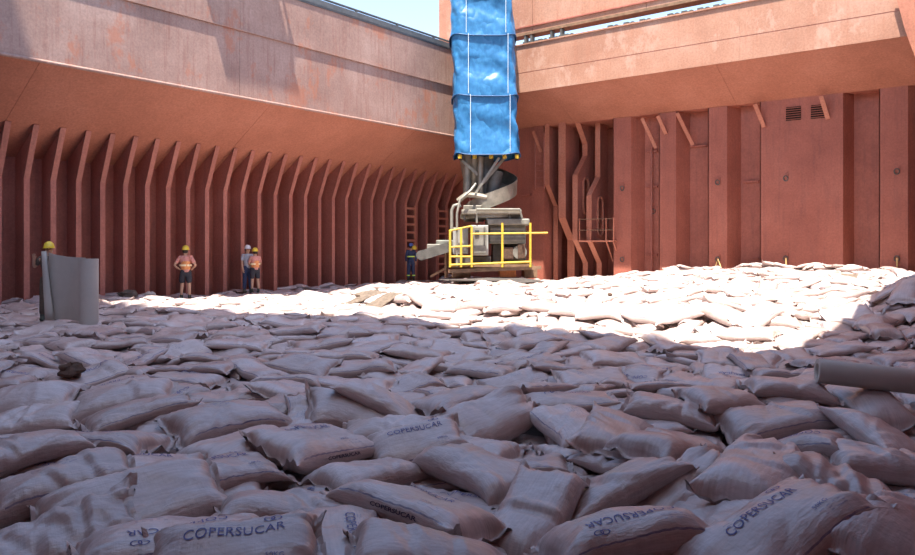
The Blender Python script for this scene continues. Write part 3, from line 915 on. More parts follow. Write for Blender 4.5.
for k in single:
    sd = SACKS[k]
    near = sd['dep'] < 7.5
    V, Fq, UV = sack_geo(sd, *((52, 52) if near else (34, 32)))
    r1, r2 = RNG.random(), RNG.random()
    fl = sd['kw'].get('flags', '')
    if sd['hand']: r2 = .9 if ('L' in fl or 'P' in fl) else .1
    RN = np.broadcast_to(np.array([r1, r2]), UV.shape)
    org = Vector((sd['cx'], sd['cy'], float(V[:, 2].min())))
    me = mesh_from('sugar_sack', V-np.array(org), Fq, UV, RN)
    o = bpy.data.objects.new('sugar_sack', me); COL.objects.link(o); o.location = org; ORG[o] = org
    if sd['hand']:
        if 'B' in fl: me.materials[0] = MATS['burlap']; o.name = 'empty_sack'
        tag(o, sd['hand'], 'sack', 'brown empty sacks' if 'B' in fl else 'sugar sacks in the front rows')
        if 'P' in fl:
            # lettering faces the viewer unless it is marked upside down
            d = Vector((math.cos(sd['yaw']), math.sin(sd['yaw']), 0)).dot(RT)
            flip = (d < 0) ^ ('U' in fl)
            q = -1 if flip else 1
            lay(sd, o, T_MAIN, 0.0, math.pi/2-q*.22, flip, 'print_blue', 'printed_lettering')
            lay(sd, o, EMB, q*.19, math.pi/2-q*.62, flip, 'print_blue', 'printed_emblem')
            if 'U' not in fl: lay(sd, o, T_SMALL, q*.2, math.pi/2+q*.40, flip, 'print_blue', 'printed_weight')
        if 'S' in fl:
            d = Vector((math.cos(sd['yaw']), math.sin(sd['yaw']), 0)).dot(RT)
            flip = d < 0; q = -1 if flip else 1
            lay(sd, o, T_SIDE, 0.05, math.pi/2+q*1.40, flip, 'print_dark', 'side_lettering')
    else:
        COLS = ['far left', 'left', 'centre-left', 'centre', 'centre-right', 'right', 'far right']
        col_ = COLS[min(6, max(0, int(sd['px']/131)))]
        ori = math.degrees(sd['yaw']-TH) % 180
        ow_ = 'lying crosswise' if (ori < 25 or ori > 155) else ('pointing at the viewer' if 65 < ori < 115 else ('slanting right' if ori <= 65 else 'slanting left'))
        letter = RNG.random() < .45 and sd['dep'] < 11
        band = 'wedged among the front rows' if sd['py'] >= 395 else ('level with the lying paper roll' if sd['py'] >= 355 else 'in shaded rows near the sunlit strip')
        sd['lab'] = '%s sack %s, %s, %s' % ('lettered' if letter else 'plain', ow_, band, col_)
        sd['obj'] = o
        tag(o, sd['lab'], 'sack', 'sugar sacks ' + band)
        if letter:
            flip = bool(RNG.random() < .5); q = -1 if flip else 1
            lay(sd, o, T_MAIN, 0.0, math.pi/2-q*.22, flip, 'print_blue', 'printed_lettering')
# alike ones told apart by how near they lie
same = {}
for k in single:
    if 'lab' in SACKS[k]: same.setdefault(SACKS[k]['lab'], []).append(SACKS[k])
ORD = ['nearest', 'second-nearest', 'third-nearest', 'fourth-nearest', 'fifth-nearest', 'sixth-nearest', 'seventh-nearest', 'eighth-nearest', 'ninth-nearest', 'tenth-nearest', 'eleventh-nearest', 'twelfth-nearest']
for lab, L_ in same.items():
    if len(L_) > 1:
        for i, sd in enumerate(sorted(L_, key=lambda q: q['dep'])): sd['obj']['label'] = ORD[min(i, 11)] + ' ' + lab
# the rest of the sacks
VS, FS, US, RS = [], [], [], []; off = 0
for k, sd in enumerate(SACKS):
    if k in sset or sd['frac'] < .03: continue
    V, Fq, UV = sack_geo(sd, *((14, 14) if sd['dep'] > 16 else (20, 18)))
    VS.append(V); FS.append(Fq+off); off += len(V); US.append(UV)
    RS.append(np.broadcast_to(np.array([RNG.random(), RNG.random()]), UV.shape))
me = mesh_from('sack_expanse', np.concatenate(VS), np.concatenate(FS), np.concatenate(US), np.concatenate(RS))
o = bpy.data.objects.new('sack_expanse', me); COL.objects.link(o)
tag(o, 'sea of sugar sacks stretching back to the far hold walls', 'sacks', kind='stuff')
print('SACKS', len(SACKS), 'single', len(single), 'rest verts', off)
# the layer below them: level bed of sacks seen only in gaps
bed = MB(); nb_ = 46
bx = np.linspace(-.74, X_STB, nb_); by = np.linspace(Y_AFT, .7, nb_)
bv = [(x, y, float(ground(x, min(y, 0)))-.45) for x in bx for y in by]
bf = [(i*nb_+j, (i+1)*nb_+j, (i+1)*nb_+j+1, i*nb_+j+1) for i in range(nb_-1) for j in range(nb_-1)]
bed.add(bv, bf)
plain('sack_bed', (.36, .28, .26), .7, 0, .3, 3, .3)
bed.build('sack_bed', 'sack_bed', smooth=True, label='lower layer of sugar sacks under the visible rows', category='sacks' if False else None, kind='stuff') if False else tag(bed.build('sack_bed', 'sack_bed', smooth=True), 'lower layer of sugar sacks under the visible rows', 'sacks', kind='stuff')

plain('tarp_hem', (.012, .07, .19), .5)
# ================================================================== THE LOADER: blue telescopic chute and spiral unloading head
YD = 33.0
PPM = FPX/YD
MC = at_depth(490, 245, YD)                      # local frame: u to the right of the photo, v away, z up
def M(px, py, v=0.0):                            # photo position at the machine's distance, moved v metres away
    return Vector((MC.x, MC.y, 0)) + RT*((px-490)/PPM) + FW*v + Vector((0, 0, CAM.z+(HOR-py)/PPM))
def mbox(mb, px0, py0, px1, py1, v0, v1):
    a, b = M(px0, py0), M(px1, py1); c = (a+b)/2 + FW*(v0+v1)/2
    return mb.obox(c, RT*abs((px1-px0)/PPM/2), FW*(v1-v0)/2, Vector((0, 0, abs((py1-py0)/PPM/2))))

ch_ = empty('loading_chute', M(485, 158), 'blue tarpaulin-wrapped vertical loading chute hanging into the hold', 'chute')
def tarp_section(z0, z1, seed, r0=1.40):
    rg = np.random.default_rng(seed); n, m = 72, 30
    P = rg.uniform(0, 6.28, 12); vs = []
    c0 = M(486.5, 100)
    for i in range(m+1):
        t = i/m; z = z0+(z1-z0)*t
        for k in range(n):
            a = 2*math.pi*k/n
            ca, sa = math.cos(a), math.sin(a)
            e = .38                                # rounded square
            ru = math.copysign(abs(ca)**e, ca); rv = math.copysign(abs(sa)**e, sa)
            r = r0*(1 + .035*(1-t) - .03*math.sin(math.pi*t))
            wob = .030*math.sin(3*a+5*t+P[0])*math.sin(math.pi*t) + .022*math.sin(7*a-6*t+P[1])*math.sin(math.pi*t)**.5 \
                + .020*math.sin(11*a+9*t+P[2])*t*(1-t)*3 + .018*math.sin(2*a+13*t+P[3])
            # swags hanging from the corners
            sw = -.05*(math.sin(math.pi*t))*abs(math.cos(2*a))
            rr = r+wob+sw
            hem = .05*math.sin(4*a+P[4])*(1-t)**3
            fold = .035*math.sin(2.5*a*2+14*t+P[5])*math.sin(math.pi*t)
            rr += fold
            p = c0 + RT*(ru*rr*.985-(z-5.4)*.036) + FW*(rv*rr*.9); vs.append((p.x, p.y, z+hem))
    fs = [(i*n+k, i*n+(k+1) % n, (i+1)*n+(k+1) % n, (i+1)*n+k) for i in range(m) for k in range(n)]
    o = MB().add(vs, fs).build('tarp_section', 'blue_tarp', ch_, smooth=True)
    # hem rope at the lower edge
    MB().tube([vs[k] for k in range(n)]+[vs[0]], .025, 6, False).build('hem', 'tarp_hem', o, smooth=True)
    for px in (470, 508):                           # white lacing at the seams
        q0 = M(px, 0, -1.33)-RT*((z0-5.4)*.036)
        MB().tube([(q0.x-FW.x*.03, q0.y-FW.y*.03, z0+.06+(z1-z0-.1)*j/6) for j in range(7)], .010, 6).build('seam_lacing', 'white_cord', o)
    return o
zs = [5.42, 7.86, 10.40, 12.95, 15.5, 18.0]
for i in range(5):
    tarp_section(zs[i], zs[i+1]+.06, 30+i, 1.405-.012*i)
dark = M(517.5, 60, .1)
MB().tube([M(485, 158)+Vector((0, 0, .3)), M(485, 158)+Vector((0, 0, 13))], 1.0, 16).build('inner_tube', 'machine_dark', ch_, smooth=True)
for px, dz in ((460, 0), (474, 0), (490, 0), (503, 0), (515, 0)):
    c = M(px, 160, -1.1)
    MB().box((c.x-.06, c.y-.06, c.z-.06), (c.x+.06, c.y+.06, c.z+.10)).build('edge_light', 'yellow_paint', ch_)  # yellow-painted blocks for the small yellow lights along the rim

sp = empty('spiral_unloader', M(490, 272), 'grey spiral-chute unloading machine with yellow railings under the blue chute', 'machine')
# mast, hopper cone and braces
b = MB(); c = M(474, 175, .2)
b.lathe([(.62, 5.3), (.50, 4.6), (.22, 3.9)], (c.x, c.y, 0), 20)
b.build('hopper_cone', 'steel_worn', sp, smooth=True)
MB().tube([M(484, 158), M(487, 200)], .42, 14).build('centre_column', 'machine_dark', sp, smooth=True)
MB().tube([M(496, 172, -.3), M(489, 206, -.3)], .30, 12).build('drive_leg', 'machine_dark', sp, smooth=True)
MB().tube([M(480, 158, -.6), M(480, 208, -.6)], .13, 10).build('strut', 'steel_worn', sp, smooth=True)
MB().tube([M(467, 156, -.4), M(467, 194, -.4)], .17, 10).build('strut', 'steel_worn', sp, smooth=True)
MB().bar(M(505, 158, -.5), M(481, 186, -.7), .12, .12).build('strut', 'steel_worn', sp)
MB().bar(M(498, 160, -.9), M(474, 196, -.9), .10, .10).build('strut', 'machine_grey', sp)
MB().bar(M(462, 162, -.6), M(484, 182, -.6), .12, .12).build('strut', 'steel_worn', sp)
MB().tube([M(458, 202, -.8), M(466, 196, -.9), M(476, 197, -1), M(486, 199, -1)], .12, 8).build('cross_pipe', 'steel_worn', sp, smooth=True)
# helical slide: floor and outer wall
n = 44; vs = []; hc_ = M(490, 190, .1)
for i in range(n+1):
    t = i/n; a = math.radians(125 - 290*t)
    z = M(490, 169).z - t*2.25
    for (r, dz) in ((.30, .0), (1.12, .0), (1.17, .60), (1.20, .60), (1.17, -.05), (.30, -.05)):
        p = hc_ + RT*(r*math.cos(a)) + FW*(r*math.sin(a)); vs.append((p.x, p.y, z+dz))
fs = [(i*6+k, i*6+(k+1) % 6, (i+1)*6+(k+1) % 6, (i+1)*6+k) for i in range(n) for k in range(6)] + [tuple(range(5, -1, -1)), tuple(n*6+k for k in range(6))]
MB().add(vs, fs).build('spiral_slide', 'steel_worn', sp, smooth=True)
# turntable, decks, housings
b = MB(); c = M(490, 215, 0); b.lathe([(1.22, c.z-.18), (1.30, c.z-.14), (1.30, c.z+.02), (1.15, c.z+.07)], (c.x, c.y, 0), 28); b.build('turntable', 'machine_grey', sp, smooth=True)
mbox(MB(), 461, 211, 519, 215.5, -1.4, .9).build('upper_deck', 'steel_worn', sp, bevel=.03)
mbox(MB(), 463, 206.5, 481, 211, -1.1, .6).build('end_tray', 'steel_worn', sp, bevel=.03)
MB().tube([M(476, 224, -1.5), M(476, 211, -1.5), M(517, 211, -1.5), M(519, 219, -1.5)], .05, 8).build('hand_loop', 'machine_grey', sp)
mbox(MB(), 486, 219.5, 527, 226, -1.3, 1.3).build('drive_cover', 'machine_grey', sp, bevel=.06)
mbox(MB(), 488, 226, 524, 244, -1.0, 1.1).build('drive_housing', 'machine_green', sp, bevel=.05)
for k in range(4): mbox(MB(), 489, 229+k*3.6, 523, 230.4+k*3.6, -1.06, -.99).build('housing_rib', 'machine_grey', sp)
mbox(MB(), 470, 226, 487, 255, -1.5, -.5).build('control_cabinet', 'machine_white', sp, bevel=.03)
mbox(MB(), 472, 228, 485, 253, -1.55, -1.50).build('cabinet_door', 'machine_grey', sp, bevel=.01)
mbox(MB(), 453, 228, 468, 254, -.9, .2).build('side_cabinet', 'machine_white', sp, bevel=.03)
mbox(MB(), 492, 244, 525, 263, -.5, .9).build('undercarriage', 'machine_dark', sp, bevel=.04)
mbox(MB(), 500, 247, 512, 259, -1.0, -.5).build('gearbox', 'scrap_brown', sp, bevel=.04)
b = MB(); q = M(518, 252, -.9); b.tube([q-FW*.1, q+FW*.3], .30, 18); b.build('motor', 'machine_grey', sp, smooth=True)
mbox(MB(), 516, 244, 523, 258, -1.05, -.95).build('motor_guard', 'scrap_brown', sp, bevel=.02)
for k in range(5): mbox(MB(), 463+k*11, 215.5, 465+k*11, 221, -1.2, -1.1).build('deck_stay', 'machine_dark', sp)
mbox(MB(), 488, 215.5, 520, 219.5, -1.0, .8).build('gear_ring', 'machine_dark', sp, bevel=.03)
mbox(MB(), 474, 231, 478, 236, -1.60, -1.55).build('control_panel', 'glass_dark', sp)
MB().tube([M(483, 228, -1.58), M(483, 246, -1.58)], .03, 6).build('door_handle', 'machine_dark', sp)
mbox(MB(), 455, 256, 490, 263, -.9, .8).build('base_frame', 'machine_dark', sp, bevel=.03)
# outfeed conveyor reaching left
MB().bar(M(420, 257, .2), M(452, 247, .2), .9, .34).build('conveyor_frame', 'machine_grey', sp)
MB().bar(M(420, 252.5, .2), M(453, 242, .2), .75, .08).build('conveyor_belt', 'machine_dark', sp)
MB().bar(M(419.5, 256, -.28), M(452, 246, -.28), .05, .42).build('conveyor_side', 'machine_dark', sp)
MB().tube([M(421, 255, -.35), M(421, 255, .75)], .20, 14).build('end_roller', 'machine_dark', sp, smooth=True)
mbox(MB(), 427, 244, 441, 250, -.25, .6).build('belt_guard', 'machine_grey', sp, bevel=.04)
mbox(MB(), 436, 240, 455, 252, -.2, .9).build('conveyor_drive', 'machine_green', sp, bevel=.05)
MB().bar(M(430, 277, .4), M(454, 264, .4), .10, .10).build('support_leg', 'rusty_beam', sp)
MB().bar(M(446, 253, .3), M(446, 278, .3), .10, .10).build('support_leg', 'rusty_beam', sp)
# bent grey pipe at the left
MB().tube([M(452, 232, -1.5), M(452, 212, -1.5), M(454, 207.5, -1.5), M(459, 206, -1.5), M(460, 209, -1.5)], .07, 10).build('vent_pipe', 'machine_grey', sp, smooth=True)
MB().tube([M(457, 266, -1.7), M(457, 215, -1.7), M(460, 202, -1.7), M(470, 193, -1.5), M(475, 186, -1.2)], .05, 8).build('cable_conduit', 'machine_grey', sp, smooth=True)
# platform beam and yellow railings
MB().bar(M(449, 270, -1.6), M(537, 266.5, -1.6), .18, .14).build('platform_beam', 'rusty_beam', sp)
MB().bar(M(452, 268, .9), M(535, 266, .9), .18, .14).build('platform_beam', 'rusty_beam', sp)
mbox(MB(), 452, 264, 530, 266, -1.6, 1.0).build('platform_deck', 'rusty_beam', sp)
def yrail(p, q, r=.04): MB().tube([p, q], r, 8).build('yellow_rail', 'yellow_paint', sp, smooth=True)
V0 = -1.75
yrail(M(450, 231.5, V0), M(471, 227, V0)); yrail(M(470, 234.5, V0), M(543, 233.5, V0)); yrail(M(450, 264, V0), M(527, 261, V0), .05)
yrail(M(451, 247, V0), M(470, 246, V0)); yrail(M(451, 256, V0), M(471, 256, V0))
yrail(M(450, 231, 1.1), M(527, 231, 1.1)); yrail(M(450, 231.5, V0), M(450, 231, 1.1)); yrail(M(527, 233.5, V0), M(527, 231, 1.1))
for px, t_ in ((450.5, 231), (461, 229), (471, 227), (500, 224), (526.5, 224)):
    MB().tube([M(px, t_, V0), M(px, 266, V0)], .05, 8).build('rail_post', 'yellow_paint', sp, smooth=True)
mbox(MB(), 498, 268.5, 514, 276, -1.2, .2).build('skid_block', 'orange_paint', sp, bevel=.03)
mbox(MB(), 452, 270, 470, 277, -1.0, .3).build('skid_block', 'rusty_beam', sp, bevel=.03)
mbox(MB(), 522, 268, 535, 277, -1.0, .3).build('skid_block', 'rusty_beam', sp, bevel=.03)

# ================================================================== PEOPLE
def skin_mesh(verts, edges, radii, root=0, sub=2):
    me = bpy.data.meshes.new('tmp'); me.from_pydata(verts, edges, [])
    o = bpy.data.objects.new('tmp', me); COL.objects.link(o)
    md = o.modifiers.new('s', 'SKIN'); md.use_smooth_shade = True
    for i, r in enumerate(radii):
        d = me.skin_vertices[0].data[i]; d.radius = r if isinstance(r, tuple) else (r, r); d.use_root = (i == root)
    sb = o.modifiers.new('u', 'SUBSURF'); sb.levels = sub; sb.render_levels = sub
    dg = bpy.context.evaluated_depsgraph_get()
    out = bpy.data.meshes.new_from_object(o.evaluated_get(dg))
    bpy.data.objects.remove(o); bpy.data.meshes.remove(me)
    return out
class Chain:
    def __init__(self): self.v = []; self.e = []; self.r = []
    def add(self, p, r, parent=None):
        self.v.append(tuple(p)); self.r.append(r)
        if parent is not None: self.e.append((parent, len(self.v)-1))
        return len(self.v)-1
    def mesh(self, sub=2): return skin_mesh(self.v, self.e, self.r, 0, sub)

def person(loc, facing, ht, label, arms, shirt='cloth_salmon', vest=None, legs='shorts', legcol='cloth_dark', helmet='helmet_yellow', bands='reflect_band', boots='boot', stance=.13, head_turn=0.0, lean=0.0, group='workers in the hold'):
    k = ht/1.75
    root = empty('person', loc, label, 'person', group)
    f = Vector((math.cos(facing), math.sin(facing), 0)); s = Vector((f.y, -f.x, 0)); U = Vector((0, 0, 1))   # f ahead, s to his right
    def P(a, b, z): return (s*a + f*(b+lean*max(0, z-.9)) + U*z)*k
    def put(me, name, mat, parent=root):
        me.materials.clear(); me.materials.append(MATS[mat]); me.name = name
        me.polygons.foreach_set('use_smooth', [True]*len(me.polygons))
        o = bpy.data.objects.new(name, me); COL.objects.link(o); o.parent = parent; ORG[o] = Vector(loc); return o
    hd = Matrix.Rotation(head_turn, 3, 'Z')
    def HP(a, b, z): return P(0, 0, 1.60) + hd @ ((s*a+f*b)*k) + U*((z-1.60)*k)
    # body: one continuous figure
    c = Chain()
    pel = c.add(P(0, 0, .95), (.10*k, .08*k)); wst = c.add(P(0, 0, 1.10), (.10*k, .08*k), pel)
    chs = c.add(P(0, .01, 1.30), (.13*k, .09*k), wst); nkb = c.add(P(0, 0, 1.45), (.085*k, .07*k), chs)
    nk = c.add(P(0, .01, 1.51), .056*k, nkb); hb = c.add(HP(0, .02, 1.585), (.068*k, .075*k), nk); ht_ = c.add(HP(0, .02, 1.66), (.076*k, .09*k), hb); c.add(HP(0, .01, 1.735), .055*k, ht_)
    c.add(HP(0, .125, 1.61), .014*k, hb)           # nose
    hands = []
    for sd, (el, wr_) in zip((1, -1), arms):
        sh = c.add(P(sd*.17, 0, 1.41), .062*k, chs)
        e = c.add(P(*el), .043*k, sh); w_ = c.add(P(*wr_), .030*k, e); hands.append((w_, el, wr_))
        d = (Vector(wr_)-Vector(el)).normalized()
        pm = Vector(wr_)+d*.07
        q = c.add(P(*pm), (.036*k, .022*k), w_)
        side = d.cross(Vector((0, 0, 1)));
        if side.length < .1: side = Vector((0, 1, 0))
        side.normalize()
        for j, (o_, ln) in enumerate(((-.027, .075), (-.009, .09), (.009, .085), (.027, .065))):
            a1 = pm+side*o_+d*.035; a2 = a1+d*ln*.5+Vector((0, .008, -.006)); 
            i1 = c.add(P(*a1), .010*k, q); c.add(P(*a2), .008*k, i1)
        t1 = Vector(wr_)+side*-.035+d*.035; i1 = c.add(P(*t1), .011*k, w_); c.add(P(*(t1+side*-.018+d*.03)), .009*k, i1)
    feet = []
    for sd in (1, -1):
        hp = c.add(P(sd*.09, 0, .88), .080*k, pel); kn = c.add(P(sd*stance*.85, .02, .50), .062*k, hp)
        cf = c.add(P(sd*stance*.95, -.01, .34), .057*k, kn); an = c.add(P(sd*stance, 0, .09), .040*k, cf); c.add(P(sd*(stance+.02), .15, .035), (.04*k, .03*k), an)
    put(c.mesh(2), 'body', 'skin')
    # shirt with short or long sleeves
    c = Chain()
    a0 = c.add(P(0, 0, .91), (.160*k, .125*k)); a = c.add(P(0, 0, .96), (.172*k, .140*k), a0); b_ = c.add(P(0, 0, 1.14), (.158*k, .122*k), a); d_ = c.add(P(0, .01, 1.31), (.178*k, .132*k), b_); n_ = c.add(P(0, 0, 1.46), (.095*k, .085*k), d_)
    for sd, (el, wr_) in zip((1, -1), arms):
        sh = c.add(P(sd*.175, 0, 1.405), .080*k, d_); E = Vector(el); S = Vector((sd*.175, 0, 1.405))
        if legs == 'overall':
            e = c.add(P(*E), .060*k, sh); c.add(P(*(E.lerp(Vector(wr_), .9))), .046*k, e)
        else: c.add(P(*(S.lerp(E, .75))), .066*k, sh)
    so = put(c.mesh(2), 'shirt', shirt)
    # vest over the torso and reflective bands
    def ring(z0, z1, rx, ry, mat, name, par):
        b = MB(); n = 24; vs = []
        for z in (z0, z1):
            for i in range(n):
                t = 2*math.pi*i/n; vs.append(Vector(loc)+P(rx*math.cos(t), ry*math.sin(t)+.005, z))
        b.add(vs, [(i, (i+1) % n, n+(i+1) % n, n+i) for i in range(n)]); return b.build(name, mat, par, smooth=True)
    if vest:
        c = Chain()
        a = c.add(P(0, 0, .96), (.192*k, .158*k)); b_ = c.add(P(0, 0, 1.12), (.185*k, .150*k), a); d_ = c.add(P(0, .01, 1.26), (.196*k, .155*k), b_)
        c.add(P(0, .01, 1.31), (.190*k, .150*k), d_)
        put(c.mesh(2), 'vest', vest)
    if bands: ring(1.13, 1.19, .200, .165, bands, 'reflective_band', root)
    # shorts, trousers
    c = Chain(); a1 = c.add(P(0, 0, 1.06), (.16*k, .13*k)); a = c.add(P(0, 0, .97), (.178*k, .148*k), a1)
    for sd in (1, -1):
        hp = c.add(P(sd*.092, 0, .86), .115*k, a)
        if legs == 'shorts': c.add(P(sd*stance*.9, .015, .56), .098*k, hp)
        else:
            kn = c.add(P(sd*stance*.85, .02, .50), .088*k, hp); c.add(P(sd*stance, 0, .14), .072*k, kn)
    put(c.mesh(2), 'shorts' if legs == 'shorts' else 'trousers', legcol)
    for sd in (1, -1):
        if legs == 'overall' and bands:
            b = MB(); n = 16; vs = []
            for z in (.24, .30):
                for i in range(n):
                    t = 2*math.pi*i/n; vs.append(Vector(loc)+P(sd*stance*.97+.083*math.cos(t), .005+.083*math.sin(t), z))
            b.add(vs, [(i, (i+1) % n, n+(i+1) % n, n+i) for i in range(n)]); b.build('reflective_band', bands, root, smooth=True)
        c = Chain(); a = c.add(P(sd*stance, -.01, .22), .055*k); b_ = c.add(P(sd*stance, 0, .08), .058*k, a); c.add(P(sd*(stance+.02), .17, .045), (.052*k, .045*k), b_)
        put(c.mesh(2), 'boot', boots)
    # hair and helmet
    if helmet:
        b = MB(); n = 20; vs = []; prof = [(.155, 1.655), (.128, 1.66), (.124, 1.70), (.105, 1.755), (.065, 1.795), (.012, 1.81)]
        for (r, z) in prof:
            for i in range(n):
                t = 2*math.pi*i/n; ext = .05 if (r > .15 and math.sin(t) > .3) else 0
                vs.append(Vector(loc)+HP(r*.92*math.cos(t), (r+ext)*math.sin(t)+.015, z))
        fs = [(i*n+j, i*n+(j+1) % n, (i+1)*n+(j+1) % n, (i+1)*n+j) for i in range(len(prof)-1) for j in range(n)] + [tuple((len(prof)-1)*n+j for j in range(n))]
        b.add(vs, fs).build('helmet', helmet, root, smooth=True)
    b = MB(); q = Vector(loc)+HP(0, -.03, 1.60); b.lathe([(.05*k, q.z-.05*k), (.082*k, q.z-.02*k), (.088*k, q.z+.05*k), (.06*k, q.z+.08*k)], (q.x, q.y, 0), 14); b.build('hair', 'hair', root, smooth=True)
    for sd in (1, -1):
        b = MB(); q = Vector(loc)+HP(sd*.035, .105, 1.64); b.lathe([(.004, q.z-.008), (.01, q.z), (.004, q.z+.008)], (q.x, q.y, 0), 8); b.build('eye', 'hair', root, smooth=True)
    return root
def foot(px, py, zguess=.1):
    p = on_x(px, 245, zguess)
    p.z = max(height(p.x+a, p.y+b) for a in (-.2, 0, .2, .4) for b in (-.3, 0, .3))-.04; return p
AWAY = math.atan2(FW.y, FW.x)
HIPS = [((.34, -.06, 1.16), (.19, .05, 1.02)), ((-.34, -.06, 1.16), (-.19, .05, 1.02))]
DOWN = [((.23, 0, 1.13), (.22, .08, .90)), ((-.23, 0, 1.13), (-.22, .08, .90))]
FRONT = [((.24, .05, 1.14), (.08, .24, 1.16)), ((-.24, .05, 1.14), (-.08, .26, 1.12))]
person(foot(185.5, 290.5, 1.3), AWAY+.1, 1.84, 'worker in dark shorts and yellow helmet standing alone, hands on hips', HIPS, 'cloth_salmon', 'cloth_orange', 'shorts', 'cloth_dark')
pc = foot(252.5, 288.5, .9)
person(pc+RT*-.26+FW*.25, AWAY-2.4, 1.78, 'worker in grey shirt and white helmet, half hidden behind another worker', DOWN, 'cloth_grey', None, 'long', 'cloth_navy', 'helmet_white', None)
person(pc+RT*.10, AWAY+.6, 1.68, 'worker in dark shorts and yellow helmet standing close to a white-helmeted man', FRONT, 'cloth_salmon', 'cloth_orange', 'shorts', 'cloth_dark')
pd = foot(411, 279, .8)
person(pd, AWAY+.05, 1.75, 'worker in navy overalls with bright bands, facing the wall ladder', DOWN, 'cloth_navy', None, 'overall', 'cloth_navy', 'helmet_blue', 'hi_vis')
# yellow helmet hanging on his shoulder
hh_ = pd+RT*.17+FW*-.12
b = MB(); b.lathe([(.14, 1.50), (.12, 1.52), (.11, 1.60), (.07, 1.66), (.01, 1.68)], (hh_.x, hh_.y, pd.z), 18)
b.build('spare_helmet', 'helmet_yellow', origin=(hh_.x, hh_.y, pd.z+1.5), smooth=True, label='yellow helmet at the shoulder of the man in navy overalls', cat='helmet')

# ================================================================== PAPER ROLLS
ra = at(83, 318, .08); za = height(ra.x, ra.y)-.02
rd = (ra-Vector((CAM.x, CAM.y, ra.z))).length
dep_r = (ra-CAM).dot(FW)
def RPT(px, v=0.0): # plan position at the roll's distance
    q = at_depth(px, 245, dep_r+v); return q.x, q.y
sheet = empty('paper_sheet_roll', (ra.x, ra.y, za), 'upright grey-brown paper roll held partly unrolled on the left', 'paper roll')
ppm = FPX/dep_r
Hh = (320-254)/ppm
R_ = 9.0/ppm
cxy = Vector((*RPT(89, -.05), 0))
def curve_sheet(path, z0s, z1s, name, mat='kraft_paper', thick=.006):
    n = len(path); vs = []; m = 10
    for i, p in enumerate(path):
        a = Vector(path[max(i-1, 0)]); b = Vector(path[min(i+1, n-1)]); d = (b-a).normalized(); nn = Vector((-d.y, d.x, 0))*thick
        for j in range(m+1):
            t = j/m; z = z0s[i]+(z1s[i]-z0s[i])*t
            bulge = nn.normalized()*(.02*math.sin(3.1*t+i*.35)+.012*math.sin(7*t+i*.8))*(1 if name == 'unrolled_sheet' else 0)
            vs.append(Vector(p)+bulge+Vector((0, 0, z))); vs.append(Vector(p)+bulge+nn+Vector((0, 0, z)))
    w2 = 2*(m+1); fs = []
    for i in range(n-1):
        for j in range(m):
            a0 = i*w2+2*j; b0 = (i+1)*w2+2*j
            fs += [(a0, b0, b0+2, a0+2), (a0+1, a0+3, b0+3, b0+1)]
        fs += [(i*w2, i*w2+1, (i+1)*w2+1, (i+1)*w2), (i*w2+2*m, (i+1)*w2+2*m, (i+1)*w2+2*m+1, i*w2+2*m+1)]
    fs += [(2*j, 2*j+2, 2*j+3, 2*j+1) for j in range(m)] + [((n-1)*w2+2*j, (n-1)*w2+2*j+1, (n-1)*w2+2*j+3, (n-1)*w2+2*j+2) for j in range(m)]
    return MB().add(vs, fs).build(name, mat, sheet, smooth=True)
# wound part: spiral
sp_pts = []
for i in range(90):
    a = i*2*math.pi/26; r = R_*(.62+.38*i/89); sp_pts.append(cxy+RT*(r*math.cos(a))+FW*(r*math.sin(a)))
curve_sheet(sp_pts, [za]*90, [za+Hh]*90, 'wound_roll', thick=.004)
b = MB(); b.lathe([(R_*.985, za+.01), (R_*.985, za+Hh-.012), (R_*.90, za+Hh-.02), (R_*.55, za+Hh-.03)], (cxy.x, cxy.y, 0), 30); b.build('roll_core', 'kraft_paper', sheet, smooth=True)
# unrolled sheet, sagging from roll to the left curl
N = 22; path = []; z0s = []; z1s = []
for i in range(N):
    t = i/(N-1); px = 86-t*38
    path.append(Vector((*RPT(px, .10+.42*t+.05*math.sin(math.pi*t)), 0)))
    z0s.append(za+.03+.02*math.sin(5*t)+.06*t); z1s.append(za+Hh+.02-.03*math.sin(math.pi*t)+.10*t)
curve_sheet(path, z0s, z1s, 'unrolled_sheet')
# left curl, leaning
path = []; z0s = []; z1s = []
cl_ = path
c0 = Vector((*RPT(48, .12), 0))
b = MB(); n = 26; m = 8; vs = []
for j in range(m+1):
    t = j/m; z = za+.06+(Hh+.09)*t
    cc = Vector((*RPT(50.5-6.5*t, .42), 0)); r = (5.2-2.6*t)/ppm
    for i in range(n):
        a = math.radians(-20-320*i/(n-1)); vs.append(cc+RT*(r*math.cos(a))+FW*(r*math.sin(a)*.9)+Vector((0, 0, z)))
fs = [(j*n+i, j*n+i+1, (j+1)*n+i+1, (j+1)*n+i) for j in range(m) for i in range(n-1)]
o = b.add(vs, fs).build('curled_edge', 'kraft_paper', sheet, smooth=True)
sm = o.modifiers.new('t', 'SOLIDIFY'); sm.thickness = .006
# the man holding it
pa = Vector((*RPT(49, .85), 0)); pa.z = height(pa.x, pa.y)-.03
person(pa, AWAY+math.pi+.5, 1.69, 'worker in yellow helmet bent behind the upright paper sheet', [((.30, -.05, 1.22), (.30, .10, 1.42)), ((-.30, -.05, 1.18), (-.16, .12, 1.20))], 'cloth_brown', None, 'long', 'cloth_brown', 'helmet_yellow', None)
